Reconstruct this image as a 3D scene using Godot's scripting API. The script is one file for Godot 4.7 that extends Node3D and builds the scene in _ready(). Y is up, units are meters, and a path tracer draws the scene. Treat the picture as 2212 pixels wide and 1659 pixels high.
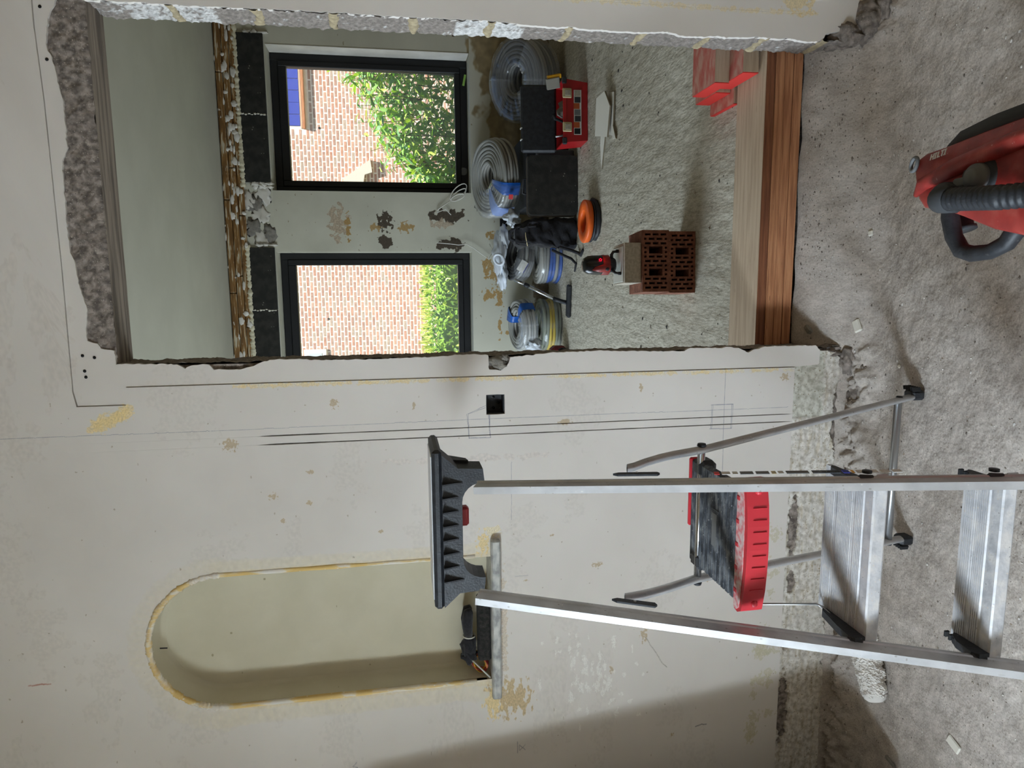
extends Node3D
# A plastered wall with a broken-out opening, seen from a dug-out room; a second room with two windows lies behind it.
# Axes: x to the right along the wall, y up (0 = the floor of the room behind), z towards the viewer (0 = face of the plaster). Metres.

const FF := -0.33          # floor of the front room
const BW := -4.05          # inner face of the window wall
const BC := 2.89           # ceilings
const DEG := PI / 180.0
var rng := RandomNumberGenerator.new()
var mats := {}
var used := {}
var uv_of = null   # when set, gives every vertex its texture place

# ---------------------------------------------------------------- nodes
func numbered(called: String) -> String:
	if not used.has(called):
		used[called] = 0
		return called
	used[called] += 1
	return "%s_%03d" % [called, used[called]]

func thing(called: String, label: String, category: String, at := Vector3.ZERO, group := "", turn := 0.0) -> Node3D:
	var o := Node3D.new()
	o.name = numbered(called)
	o.set_meta("label", label)
	o.set_meta("category", category)
	if group:
		o.set_meta("group", group)
	add_child(o)
	o.position = at
	o.rotation.y = turn
	return o

func setting(called: String) -> Node3D:
	var o := Node3D.new()
	o.name = called
	o.set_meta("kind", "structure")
	add_child(o)
	return o

func put(called: String, mesh: Mesh, m: Material, parent: Node, at := Vector3.ZERO, basis := Basis.IDENTITY) -> MeshInstance3D:
	var o := MeshInstance3D.new()
	o.name = called
	o.mesh = mesh
	o.material_override = m
	parent.add_child(o, true)
	o.transform = Transform3D(basis, at)
	return o

func obj(called: String, st: SurfaceTool, m: Material, parent: Node) -> MeshInstance3D:
	st.generate_normals()
	return put(called, st.commit(), m, parent)

func one(called: String, label: String, category: String, st: SurfaceTool, m: Material, group := "") -> MeshInstance3D:
	st.generate_normals()
	var o := put(numbered(called), st.commit(), m, self)
	o.set_meta("label", label)
	o.set_meta("category", category)
	if group:
		o.set_meta("group", group)
	return o

# ---------------------------------------------------------------- shapes
func sf(smooth := false) -> SurfaceTool:
	var st := SurfaceTool.new()
	st.begin(Mesh.PRIMITIVE_TRIANGLES)
	st.set_smooth_group(0 if smooth else -1)
	return st

func tri(st: SurfaceTool, a: Vector3, b: Vector3, c: Vector3) -> void:      # counter-clockwise from outside
	for p in [a, c, b]:
		if uv_of != null:
			st.set_uv(uv_of.call(p))
		st.add_vertex(p)

func quad(st: SurfaceTool, a: Vector3, b: Vector3, c: Vector3, d: Vector3) -> void:
	tri(st, a, b, c)
	tri(st, a, c, d)

func bx(st: SurfaceTool, c: Vector3, s: Vector3, ch := 0.0, b := Basis.IDENTITY) -> void:
	var h := s * 0.5
	ch = minf(ch, minf(h.x, minf(h.y, h.z)) * 0.95)
	var v := func(sx, sy, sz, ax):
		var p := Vector3(sx * (h.x - (0.0 if ax == 0 else ch)), sy * (h.y - (0.0 if ax == 1 else ch)), sz * (h.z - (0.0 if ax == 2 else ch)))
		return c + b * p
	for ax in 3:
		for sg in [-1, 1]:
			var pts := []
			for k in [[-1, -1], [1, -1], [1, 1], [-1, 1]]:
				var q := [0, 0, 0]
				q[ax] = sg
				q[(ax + 1) % 3] = k[0]
				q[(ax + 2) % 3] = k[1]
				pts.append(v.call(q[0], q[1], q[2], ax))
			if sg > 0:
				quad(st, pts[0], pts[1], pts[2], pts[3])
			else:
				quad(st, pts[3], pts[2], pts[1], pts[0])
	if ch <= 0.0:
		return
	for ax in 3:                                     # edges along ax
		var a1 := (ax + 1) % 3
		var a2 := (ax + 2) % 3
		for s1 in [-1, 1]:
			for s2 in [-1, 1]:
				var lo := [0, 0, 0]
				lo[ax] = -1
				lo[a1] = s1
				lo[a2] = s2
				var hi := lo.duplicate()
				hi[ax] = 1
				var p0: Vector3 = v.call(lo[0], lo[1], lo[2], a1)
				var p1: Vector3 = v.call(hi[0], hi[1], hi[2], a1)
				var p2: Vector3 = v.call(hi[0], hi[1], hi[2], a2)
				var p3: Vector3 = v.call(lo[0], lo[1], lo[2], a2)
				if s1 * s2 > 0:
					quad(st, p3, p2, p1, p0)
				else:
					quad(st, p0, p1, p2, p3)
	for sx in [-1, 1]:
		for sy in [-1, 1]:
			for sz in [-1, 1]:
				var p0: Vector3 = v.call(sx, sy, sz, 0)
				var p1: Vector3 = v.call(sx, sy, sz, 1)
				var p2: Vector3 = v.call(sx, sy, sz, 2)
				if sx * sy * sz > 0:
					tri(st, p0, p1, p2)
				else:
					tri(st, p0, p2, p1)

func box_between(st: SurfaceTool, lo: Vector3, hi: Vector3, ch := 0.0) -> void:
	bx(st, (lo + hi) * 0.5, (hi - lo).abs(), ch)

func frame_of(d: Vector3, hint: Vector3) -> Array:
	var side := hint - d * hint.dot(d)
	if side.length() < 1e-4:
		side = Vector3.RIGHT - d * d.x
	if side.length() < 1e-4:
		side = Vector3.UP
	side = side.normalized()
	return [side, d.cross(side).normalized()]

# a round rod along a path; radii may change along it
func tube(st: SurfaceTool, pts: Array, r, seg := 8, closed := false, caps := true) -> void:
	var n := pts.size()
	var rings := []
	var side := Vector3.ZERO
	for i in n:
		var a: Vector3 = pts[(i - 1 + n) % n] if closed or i > 0 else pts[0]
		var c: Vector3 = pts[(i + 1) % n] if closed or i < n - 1 else pts[n - 1]
		var d := (c - a).normalized()
		if side == Vector3.ZERO:
			side = Vector3.UP if absf(d.y) < 0.9 else Vector3.RIGHT
		var f := frame_of(d, side)
		side = f[0]
		var rad: float = r[i] if r is Array else r
		var ring := []
		for k in seg:
			var t := TAU * k / seg
			ring.append(pts[i] + (f[0] * cos(t) + f[1] * sin(t)) * rad)
		rings.append(ring)
	for i in (n if closed else n - 1):
		var A: Array = rings[i]
		var B: Array = rings[(i + 1) % n]
		for k in seg:
			quad(st, A[k], A[(k + 1) % seg], B[(k + 1) % seg], B[k])
	if caps and not closed:
		for k in range(1, seg - 1):
			tri(st, rings[0][0], rings[0][k + 1], rings[0][k])
			tri(st, rings[n - 1][0], rings[n - 1][k], rings[n - 1][k + 1])

func circle(c: Vector3, u: Vector3, v: Vector3, r: float, n: int) -> Array:
	var out := []
	for k in n:
		var t := TAU * k / n
		out.append(c + (u * cos(t) + v * sin(t)) * r)
	return out

# turned shape: profile of (radius, height) about the y axis of xf
func lathe(st: SurfaceTool, prof: Array, seg: int, xf := Transform3D.IDENTITY) -> void:
	for i in prof.size() - 1:
		for k in seg:
			var t0 := TAU * k / seg
			var t1 := TAU * (k + 1) / seg
			var a: Vector2 = prof[i]
			var b: Vector2 = prof[i + 1]
			var p := [Vector3(a.x * cos(t0), a.y, a.x * sin(t0)), Vector3(a.x * cos(t1), a.y, a.x * sin(t1)), Vector3(b.x * cos(t1), b.y, b.x * sin(t1)), Vector3(b.x * cos(t0), b.y, b.x * sin(t0))]
			for j in 4:
				p[j] = xf * p[j]
			if a.x > 1e-6:
				tri(st, p[0], p[2], p[1])
			if b.x > 1e-6:
				tri(st, p[0], p[3], p[2])

# extruded outline: poly lies in the x-y plane of xf, thickness along its z from z0 to z1
func prism(st: SurfaceTool, poly: PackedVector2Array, z0: float, z1: float, xf := Transform3D.IDENTITY, sides := true) -> void:
	if not Geometry2D.is_polygon_clockwise(poly):
		pass
	else:
		poly.reverse()
	var idx := Geometry2D.triangulate_polygon(poly)
	for i in range(0, idx.size(), 3):
		var a := poly[idx[i]]
		var b := poly[idx[i + 1]]
		var c := poly[idx[i + 2]]
		if (b - a).cross(c - a) < 0:
			var t := b
			b = c
			c = t
		tri(st, xf * Vector3(a.x, a.y, z1), xf * Vector3(b.x, b.y, z1), xf * Vector3(c.x, c.y, z1))
		tri(st, xf * Vector3(a.x, a.y, z0), xf * Vector3(c.x, c.y, z0), xf * Vector3(b.x, b.y, z0))
	if sides:
		for i in poly.size():
			var a := poly[i]
			var b := poly[(i + 1) % poly.size()]
			quad(st, xf * Vector3(a.x, a.y, z0), xf * Vector3(b.x, b.y, z0), xf * Vector3(b.x, b.y, z1), xf * Vector3(a.x, a.y, z1))

# straight bar from a to b with an outline given as (across, depth); "across" follows side
func beam(st: SurfaceTool, a: Vector3, b: Vector3, poly: PackedVector2Array, side: Vector3) -> void:
	var d := (b - a).normalized()
	var x := (side - d * side.dot(d)).normalized()
	var y := d.cross(x).normalized()
	prism(st, poly, 0.0, (b - a).length(), Transform3D(Basis(x, y, d), a))

func rounded(w: float, h: float, r: float, n := 3) -> PackedVector2Array:
	var out := PackedVector2Array()
	for q in [[1, 1, 0.0], [-1, 1, PI / 2], [-1, -1, PI], [1, -1, PI * 1.5]]:
		for k in n + 1:
			var t: float = q[2] + PI / 2 * k / n
			out.append(Vector2(q[0] * (w / 2 - r) + r * cos(t), q[1] * (h / 2 - r) + r * sin(t)))
	return out

# a sheet of (nu+1) x (nv+1) points; f(u, v) -> Vector3 with u, v in 0..1; c(u, v, p) -> Color (linear)
func sheet(nu: int, nv: int, f: Callable, c = null, uv = null) -> ArrayMesh:
	var P := PackedVector3Array()
	var C := PackedColorArray()
	var T := PackedVector2Array()
	for j in nv + 1:
		for i in nu + 1:
			var p: Vector3 = f.call(float(i) / nu, float(j) / nv)
			P.append(p)
			if c != null:
				C.append(c.call(float(i) / nu, float(j) / nv, p))
			if uv != null:
				T.append(uv.call(p))
	var N := PackedVector3Array()
	N.resize(P.size())
	for j in nv + 1:
		for i in nu + 1:
			var du := P[j * (nu + 1) + mini(i + 1, nu)] - P[j * (nu + 1) + maxi(i - 1, 0)]
			var dv := P[mini(j + 1, nv) * (nu + 1) + i] - P[maxi(j - 1, 0) * (nu + 1) + i]
			N[j * (nu + 1) + i] = du.cross(dv).normalized()
	var I := PackedInt32Array()
	for j in nv:
		for i in nu:
			var a := j * (nu + 1) + i
			var b := a + nu + 1
			I.append_array([a, b, a + 1, a + 1, b, b + 1])
	var arr := []
	arr.resize(Mesh.ARRAY_MAX)
	arr[Mesh.ARRAY_VERTEX] = P
	arr[Mesh.ARRAY_NORMAL] = N
	if c != null:
		arr[Mesh.ARRAY_COLOR] = C
	if uv != null:
		arr[Mesh.ARRAY_TEX_UV] = T
	arr[Mesh.ARRAY_INDEX] = I
	var m := ArrayMesh.new()
	m.add_surface_from_arrays(Mesh.PRIMITIVE_TRIANGLES, arr)
	return m

# a rough lump: a sphere pushed about by noise
func lump(st: SurfaceTool, c: Vector3, s: Vector3, seed_: int, rough := 0.25, nu := 10, nv := 7) -> void:
	var n := fnl(seed_, 1.6, 2)
	var pt := func(i, j):
		var th = PI * j / nv
		var ph = TAU * (i % nu) / nu
		var d := Vector3(sin(th) * cos(ph), cos(th), sin(th) * sin(ph))
		return c + d * s * (1.0 + rough * 2.0 * n.get_noise_3d(d.x * 1.0, d.y * 1.0, d.z * 1.0))
	for j in nv:
		for i in nu:
			var a: Vector3 = pt.call(i, j)
			var b: Vector3 = pt.call(i + 1, j)
			var e: Vector3 = pt.call(i + 1, j + 1)
			var g: Vector3 = pt.call(i, j + 1)
			if j > 0:
				tri(st, a, b, e)
			if j < nv - 1:
				tri(st, a, e, g)

# ---------------------------------------------------------------- noise, textures, materials
func fnl(seed_: int, freq: float, oct := 3) -> FastNoiseLite:
	var n := FastNoiseLite.new()
	n.seed = seed_
	n.frequency = freq
	n.noise_type = FastNoiseLite.TYPE_SIMPLEX_SMOOTH
	n.fractal_type = FastNoiseLite.FRACTAL_FBM if oct > 1 else FastNoiseLite.FRACTAL_NONE
	n.fractal_octaves = oct
	return n

func noise_bytes(size: int, seed_: int, freq: float, oct: int) -> PackedByteArray:
	var im := fnl(seed_, freq, oct).get_seamless_image(size, size)
	im.convert(Image.FORMAT_L8)
	return im.get_data()

# a tileable colour texture: stops are [position, Color (sRGB)] along the noise; specks are [count, radius in px, Color]
func color_tex(size: int, seed_: int, freq: float, oct: int, stops: Array, specks := [], freq2 := 0.0, share2 := 0.4) -> ImageTexture:
	var lut := []
	for k in 256:
		var t := k / 255.0
		var c: Color = stops[0][1]
		for i in stops.size() - 1:
			if t >= stops[i][0]:
				c = stops[i][1].lerp(stops[i + 1][1], clampf((t - stops[i][0]) / (stops[i + 1][0] - stops[i][0]), 0, 1))
		lut.append([int(c.r * 255), int(c.g * 255), int(c.b * 255)])
	var a := noise_bytes(size, seed_, freq, oct)
	var b := noise_bytes(size, seed_ + 7, freq2, 2) if freq2 > 0 else a
	var out := PackedByteArray()
	out.resize(size * size * 3)
	for i in size * size:
		var l: Array = lut[int(a[i] * (1.0 - share2) + b[i] * share2)] if freq2 > 0 else lut[a[i]]
		out[i * 3] = l[0]
		out[i * 3 + 1] = l[1]
		out[i * 3 + 2] = l[2]
	var im := Image.create_from_data(size, size, false, Image.FORMAT_RGB8, out)
	rng.seed = seed_ * 31 + 5
	for s in specks:
		for k in s[0]:
			var cx := rng.randi_range(3, size - 4)
			var cy := rng.randi_range(3, size - 4)
			var r: float = s[1] * rng.randf_range(0.4, 1.3)
			var q := rng.randf_range(0.5, 1.6)
			for y in range(-int(r * 1.6) - 1, int(r * 1.6) + 2):
				for x in range(-int(r * 1.6) - 1, int(r * 1.6) + 2):
					if x * x * q + y * y / q <= r * r:
						im.set_pixel(posmod(cx + x, size), posmod(cy + y, size), s[2])
	return ImageTexture.create_from_image(im)

func height_tex(size: int, seed_: int, freq: float, oct: int) -> ImageTexture:
	var im := fnl(seed_, freq, oct).get_seamless_image(size, size)
	im.convert(Image.FORMAT_L8)
	return ImageTexture.create_from_image(im)

func rgb8(r: int, g: int, b: int) -> Color:
	return Color(r / 255.0, g / 255.0, b / 255.0)

func plain(called: String, c: Color, rough := 0.7, metal := 0.0) -> StandardMaterial3D:
	var m := StandardMaterial3D.new()
	m.resource_name = called
	m.albedo_color = c
	m.roughness = rough
	m.metallic = metal
	mats[called] = m
	return m

func textured(called: String, t: Texture2D, rough: float, scale: Vector3, bump = null, depth := 0.3, world := true) -> StandardMaterial3D:
	var m := plain(called, Color.WHITE, rough)
	m.albedo_texture = t
	m.uv1_triplanar = true
	m.uv1_world_triplanar = world
	m.uv1_scale = scale
	if bump != null:
		m.heightmap_enabled = true
		m.heightmap_texture = bump
		m.heightmap_scale = depth
	return m

func clear_film(called: String, alpha: float, c := Color(0.9, 0.92, 0.95)) -> StandardMaterial3D:
	var m := plain(called, Color(c.r, c.g, c.b, alpha), 0.16)
	m.transparency = BaseMaterial3D.TRANSPARENCY_ALPHA
	return m

func lerp3(t: float, a: float, b: float) -> float:
	return a + (b - a) * t

func ss(a: float, b: float, x: float) -> float:
	var t := clampf((x - a) / (b - a), 0.0, 1.0)
	return t * t * (3.0 - 2.0 * t)

# ================================================================ the scene
func _ready() -> void:
	# ---- camera: a phone held upright, its picture lying on its side (the scene's up points left in the picture)
	var yaw := -8.345 * DEG
	var pitch := 9.461 * DEG
	var roll := 1.855 * DEG
	var fwd := Vector3(sin(yaw) * cos(pitch), -sin(pitch), -cos(yaw) * cos(pitch))
	var level := Vector3(cos(yaw), 0, sin(yaw))
	var dn := fwd.cross(level)
	var right := level * cos(roll) + dn * sin(roll)
	var down := dn * cos(roll) - level * sin(roll)
	var cam := Camera3D.new()
	cam.name = "camera"
	cam.fov = 2.0 * atan(829.5 / 1478.0) / DEG
	cam.near = 0.05
	cam.far = 200.0
	cam.transform = Transform3D(Basis(down, right, -fwd), Vector3(0, 1.45, 2.40))
	add_child(cam)
	cam.current = true

	# ---- sky, sun, daylight at the windows, exposure
	var sky := ProceduralSkyMaterial.new()
	sky.sky_top_color = rgb8(140, 175, 225)
	sky.sky_horizon_color = rgb8(225, 232, 240)
	sky.ground_bottom_color = rgb8(120, 115, 100)
	sky.ground_horizon_color = rgb8(200, 200, 195)
	sky.sky_energy_multiplier = 1.0
	sky.ground_energy_multiplier = 0.6
	var env := Environment.new()
	env.background_mode = Environment.BG_SKY
	env.sky = Sky.new()
	env.sky.sky_material = sky
	env.tonemap_mode = Environment.TONE_MAPPER_LINEAR
	env.tonemap_exposure = 1.0
	env.sdfgi_enabled = true
	env.ssao_enabled = true
	env.ssil_enabled = true
	var we := WorldEnvironment.new()
	we.name = "environment"
	we.environment = env
	add_child(we)

	var sun := DirectionalLight3D.new()
	sun.name = "sun"
	sun.light_color = rgb8(255, 244, 228)
	sun.light_energy = 4.6
	sun.light_angular_distance = 0.6
	sun.shadow_enabled = true
	add_child(sun)
	sun.look_at_from_position(Vector3(2.0, 10.0, 3.8), Vector3.ZERO, Vector3.UP)

	window_light("daylight_front", Vector3(-3.32, 1.80, 2.75), Vector2(1.04, 0.9), 40.0, 55.0)
	window_light("daylight_back", Vector3(-3.12, 1.25, -1.85), Vector2(1.86, 1.9), 14.5, 32.0)

	materials()
	shell()
	front_wall()
	front_floor()
	back_wall()
	outside()
	planks()
	ladder()
	dust_extractor()
	niche_things()
	bricks_and_level()
	tools_at_the_wall()
	rolls_at_the_wall()
	small_things()

func window_light(called: String, at: Vector3, size: Vector2, energy: float, down_deg: float, turn := -PI / 2) -> void:
	var l := AreaLight3D.new()
	l.name = called
	l.area_size = size
	l.light_energy = energy
	l.light_color = rgb8(218, 235, 250)
	l.area_range = 14.0
	l.area_attenuation = 2.0
	l.shadow_enabled = true
	add_child(l)
	l.transform = Transform3D(Basis(Vector3.UP, turn) * Basis(Vector3.RIGHT, -down_deg * DEG), at)

func materials() -> void:
	var h_fine := height_tex(512, 11, 0.06, 4)
	var h_mid := height_tex(512, 12, 0.02, 5)
	mats["h_fine"] = h_fine
	mats["h_mid"] = h_mid
	# bare concrete of lintel and blocks: grey-brown, full of pits and pale grit
	textured("concrete", color_tex(512, 21, 0.02, 5, [[0.2, rgb8(88, 80, 74)], [0.5, rgb8(126, 116, 108)], [0.8, rgb8(158, 147, 138)]], [[700, 1.4, rgb8(72, 66, 60)], [500, 1.5, rgb8(196, 187, 176)], [60, 3.5, rgb8(166, 156, 144)]]), 0.95, Vector3(3, 3, 3), h_mid, 0.28)
	textured("concrete_tint", color_tex(512, 25, 0.03, 4, [[0.2, rgb8(190, 188, 184)], [0.8, rgb8(255, 253, 250)]], [[700, 1.3, rgb8(130, 122, 114)], [300, 1.3, rgb8(255, 255, 250)]]), 0.95, Vector3(3, 3, 3), h_mid, 0.3)
	mats["concrete_tint"].vertex_color_use_as_albedo = true
	# cast against boards: smooth, brown-grey, streaked along x
	var soffit := textured("soffit", color_tex(512, 22, 0.012, 4, [[0.25, rgb8(92, 82, 72)], [0.5, rgb8(120, 108, 96)], [0.75, rgb8(140, 128, 114)]], [[300, 1.2, rgb8(84, 76, 66)]]), 0.9, Vector3(0.25, 3, 3), h_fine, 0.1)
	soffit.uv1_scale = Vector3(0.35, 3, 6)
	# rubble floor of the front room
	textured("rubble_floor", color_tex(1024, 23, 0.012, 6, [[0.2, rgb8(150, 142, 134)], [0.45, rgb8(176, 168, 160)], [0.6, rgb8(188, 180, 172)], [0.85, rgb8(210, 203, 195)]], [[2600, 1.2, rgb8(112, 99, 86)], [1500, 1.1, rgb8(208, 200, 190)], [100, 2.0, rgb8(214, 206, 194)], [60, 3.0, rgb8(140, 124, 106)]], 0.11, 0.5), 0.97, Vector3(1.1, 1.1, 1.1), h_fine, 0.3)
	mats["rubble_floor"].vertex_color_use_as_albedo = true
	# brushed screed of the back room: streaks run away from the viewer
	textured("screed", color_tex(1024, 24, 0.02, 5, [[0.2, rgb8(140, 133, 117)], [0.45, rgb8(176, 169, 152)], [0.62, rgb8(192, 186, 170)], [0.85, rgb8(214, 208, 192)]], [[260, 1.6, rgb8(92, 84, 70)], [160, 1.6, rgb8(224, 220, 206)]], 0.09, 0.5), 0.96, Vector3(2.4, 1, 0.62), height_tex(512, 14, 0.05, 4), 0.16)
	textured("plain_plaster", color_tex(512, 26, 0.008, 5, [[0.2, rgb8(205, 200, 190)], [0.8, rgb8(226, 222, 214)]]), 0.95, Vector3(0.6, 0.6, 0.6), h_fine, 0.06)
	textured("bare_render", color_tex(512, 53, 0.01, 5, [[0.2, rgb8(140, 122, 94)], [0.8, rgb8(162, 143, 113)]]), 0.95, Vector3(0.6, 0.6, 0.6), h_fine, 0.06)
	textured("niche_paint", color_tex(512, 27, 0.01, 4, [[0.2, rgb8(200, 193, 170)], [0.8, rgb8(206, 199, 177)]], [[20, 1.5, rgb8(160, 150, 122)]]), 0.93, Vector3(0.8, 0.8, 0.8), h_fine, 0.05)
	textured("ceiling_paint", color_tex(512, 28, 0.008, 4, [[0.2, rgb8(180, 178, 163)], [0.8, rgb8(186, 184, 169)]]), 0.95, Vector3(0.5, 0.5, 0.5), h_fine, 0.04)
	textured("bead", color_tex(512, 29, 0.012, 4, [[0.3, rgb8(226, 221, 212)], [0.47, rgb8(226, 219, 204)], [0.53, rgb8(224, 198, 138)], [0.7, rgb8(216, 184, 118)]], [[500, 1.8, rgb8(235, 231, 222)]]), 0.9, Vector3(2.0, 0.9, 2.0), h_mid, 0.15)
	textured("base_tint", color_tex(512, 30, 0.03, 5, [[0.2, rgb8(205, 200, 190)], [0.6, rgb8(245, 242, 236)], [0.8, rgb8(255, 254, 250)]], [[500, 1.6, rgb8(150, 138, 118)], [160, 3.0, rgb8(188, 176, 152)]]), 0.95, Vector3(2.2, 2.2, 2.2), h_mid, 0.15)
	mats["base_tint"].vertex_color_use_as_albedo = true
	textured("mortar", color_tex(256, 31, 0.03, 4, [[0.2, rgb8(150, 136, 108)], [0.8, rgb8(184, 168, 136)]], [[60, 1.6, rgb8(120, 108, 86)]]), 0.95, Vector3(5, 5, 5), h_fine, 0.12)
	textured("grey_mortar", color_tex(256, 32, 0.02, 4, [[0.2, rgb8(118, 114, 106)], [0.8, rgb8(146, 141, 132)]]), 0.95, Vector3(4, 4, 4), h_fine, 0.2)
	# timber: one pale, one brown; grain along x
	textured("wood_pale", color_tex(512, 33, 0.012, 4, [[0.2, rgb8(176, 154, 130)], [0.5, rgb8(188, 167, 142)], [0.8, rgb8(196, 176, 152)]], [[30, 2.0, rgb8(120, 96, 74)]]), 0.85, Vector3(0.4, 7, 7), h_fine, 0.08)
	textured("wood_brown", color_tex(512, 34, 0.012, 4, [[0.2, rgb8(154, 101, 68)], [0.5, rgb8(178, 122, 84)], [0.8, rgb8(192, 138, 98)]], [[24, 2.4, rgb8(84, 48, 28)]]), 0.8, Vector3(0.5, 9, 9), h_fine, 0.08)
	textured("wood_dark", color_tex(512, 35, 0.012, 4, [[0.2, rgb8(110, 64, 40)], [0.5, rgb8(128, 78, 50)], [0.8, rgb8(142, 90, 58)]]), 0.8, Vector3(0.5, 9, 9), h_fine, 0.08)
	textured("varnished", color_tex(512, 36, 0.012, 4, [[0.2, rgb8(100, 70, 34)], [0.5, rgb8(128, 92, 48)], [0.66, rgb8(146, 110, 62)], [0.74, rgb8(196, 186, 162)]], [[70, 4.0, rgb8(200, 192, 172)]]), 0.6, Vector3(0.6, 6, 6), h_fine, 0.1)
	textured("red_dusty", color_tex(256, 37, 0.02, 4, [[0.2, rgb8(184, 92, 80)], [0.6, rgb8(188, 124, 108)], [0.8, rgb8(192, 144, 126)]]), 0.85, Vector3(2, 4, 4))
	plain("red_paint", rgb8(206, 44, 36), 0.7)
	# metals and plastics
	var al := textured("aluminium", color_tex(512, 38, 0.01, 5, [[0.2, rgb8(180, 180, 181)], [0.7, rgb8(202, 202, 203)]], [[90, 2.0, rgb8(150, 146, 140)], [60, 1.6, rgb8(226, 224, 220)]]), 0.42, Vector3(2, 2, 2), h_fine, 0.02, false)
	al.metallic = 0.6
	var alw := textured("aluminium_worn", color_tex(512, 39, 0.014, 5, [[0.2, rgb8(176, 176, 178)], [0.5, rgb8(198, 197, 198)], [0.8, rgb8(212, 208, 204)]], [[260, 2.2, rgb8(206, 198, 188)], [90, 1.8, rgb8(150, 148, 148)]]), 0.55, Vector3(2.5, 2.5, 2.5), h_fine, 0.05, false)
	alw.metallic = 0.35
	plain("steel", rgb8(170, 172, 174), 0.35, 0.9)
	plain("chrome", rgb8(205, 208, 212), 0.2, 1.0)
	textured("black_plastic", color_tex(256, 40, 0.02, 3, [[0.2, rgb8(30, 32, 36)], [0.8, rgb8(44, 47, 52)]], [[40, 1.4, rgb8(92, 92, 92)]]), 0.55, Vector3(4, 4, 4), h_fine, 0.05, false)
	plain("black_matte", rgb8(22, 22, 24), 0.8)
	plain("black_gloss", rgb8(16, 16, 18), 0.25)
	plain("window_black", rgb8(17, 18, 21), 0.55)
	textured("black_board", color_tex(256, 41, 0.02, 3, [[0.2, rgb8(30, 30, 26)], [0.8, rgb8(46, 45, 40)]], [[10, 2.0, rgb8(120, 118, 108)]]), 0.9, Vector3(2, 2, 2), h_fine, 0.1)
	textured("dusty_black", color_tex(512, 42, 0.01, 5, [[0.25, rgb8(46, 50, 56)], [0.5, rgb8(72, 77, 84)], [0.75, rgb8(112, 115, 118)]], [[120, 2.2, rgb8(190, 190, 186)], [60, 1.2, rgb8(215, 214, 210)]]), 0.8, Vector3(3, 3, 5), h_fine, 0.1, false)
	plain("red_plastic", rgb8(188, 34, 46), 0.5)
	textured("red_tool", color_tex(512, 43, 0.01, 4, [[0.25, rgb8(122, 28, 24)], [0.55, rgb8(150, 40, 34)], [0.8, rgb8(160, 66, 56)]], [[60, 1.6, rgb8(200, 160, 150)]]), 0.5, Vector3(2.5, 2.5, 2.5), h_fine, 0.03, false)
	plain("dark_grey_rubber", rgb8(52, 54, 57), 0.75)
	plain("grey_rubber", rgb8(112, 114, 115), 0.7)
	plain("orange_plastic", rgb8(236, 102, 30), 0.45)
	plain("white_plastic", rgb8(226, 228, 230), 0.35)
	plain("blue_tape", rgb8(28, 92, 178), 0.35)
	plain("pale_blue_tape", rgb8(122, 152, 214), 0.4)
	plain("yellow_pipe", rgb8(206, 178, 44), 0.5)
	plain("grey_pipe", rgb8(150, 150, 144), 0.6)
	plain("pale_pipe", rgb8(176, 174, 166), 0.6)
	plain("green_grey_pipe", rgb8(130, 136, 118), 0.5)
	plain("dark_pipe", rgb8(84, 82, 80), 0.5)
	plain("blue_pipe", rgb8(30, 84, 170), 0.5)
	plain("paper", rgb8(214, 212, 206), 0.8)
	plain("white_board", rgb8(226, 222, 210), 0.9)
	plain("board_core", rgb8(150, 140, 120), 0.95)
	plain("cream", rgb8(196, 182, 142), 0.6)
	plain("yellow", rgb8(226, 164, 24), 0.5)
	plain("deep_blue", rgb8(20, 34, 150), 0.5)
	plain("bright_red", rgb8(210, 40, 40), 0.5)
	plain("crimson_wire", rgb8(176, 52, 46), 0.45)
	plain("yellow_wire", rgb8(220, 172, 48), 0.45)
	plain("white_wire", rgb8(224, 222, 214), 0.5)
	clear_film("film", 0.05)
	clear_film("film_cloudy", 0.16)
	clear_film("pane", 0.06, Color(0.93, 0.97, 0.96))
	textured("clay", color_tex(256, 44, 0.02, 4, [[0.2, rgb8(112, 68, 50)], [0.8, rgb8(142, 92, 70)]], [[30, 1.6, rgb8(180, 146, 126)]]), 0.9, Vector3(4, 4, 4), h_fine, 0.2)
	plain("clay_inside", rgb8(92, 42, 26), 0.95)
	textured("card", color_tex(256, 45, 0.05, 3, [[0.2, rgb8(164, 156, 140)], [0.8, rgb8(186, 178, 162)]]), 0.9, Vector3(4, 4, 4))
	textured("marble", color_tex(512, 46, 0.01, 5, [[0.2, rgb8(132, 132, 130)], [0.5, rgb8(170, 170, 166)], [0.8, rgb8(190, 190, 184)]]), 0.5, Vector3(3, 5, 3))
	textured("charred", color_tex(256, 47, 0.04, 4, [[0.2, rgb8(22, 21, 20)], [0.8, rgb8(52, 49, 46)]], [[60, 1.2, rgb8(84, 80, 76)]]), 0.98, Vector3(5, 5, 5), h_mid, 0.2)
	var cloth := textured("black_cloth", color_tex(256, 48, 0.05, 3, [[0.2, rgb8(18, 18, 22)], [0.8, rgb8(34, 33, 38)]]), 0.95, Vector3(6, 6, 6), h_fine, 0.1)
	cloth.rim_enabled = true
	cloth.rim = 0.3
	plain("fleece", rgb8(236, 232, 226), 1.0)
	plain("vertex_matte", Color.WHITE, 0.95)
	mats["vertex_matte"].vertex_color_use_as_albedo = true

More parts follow.
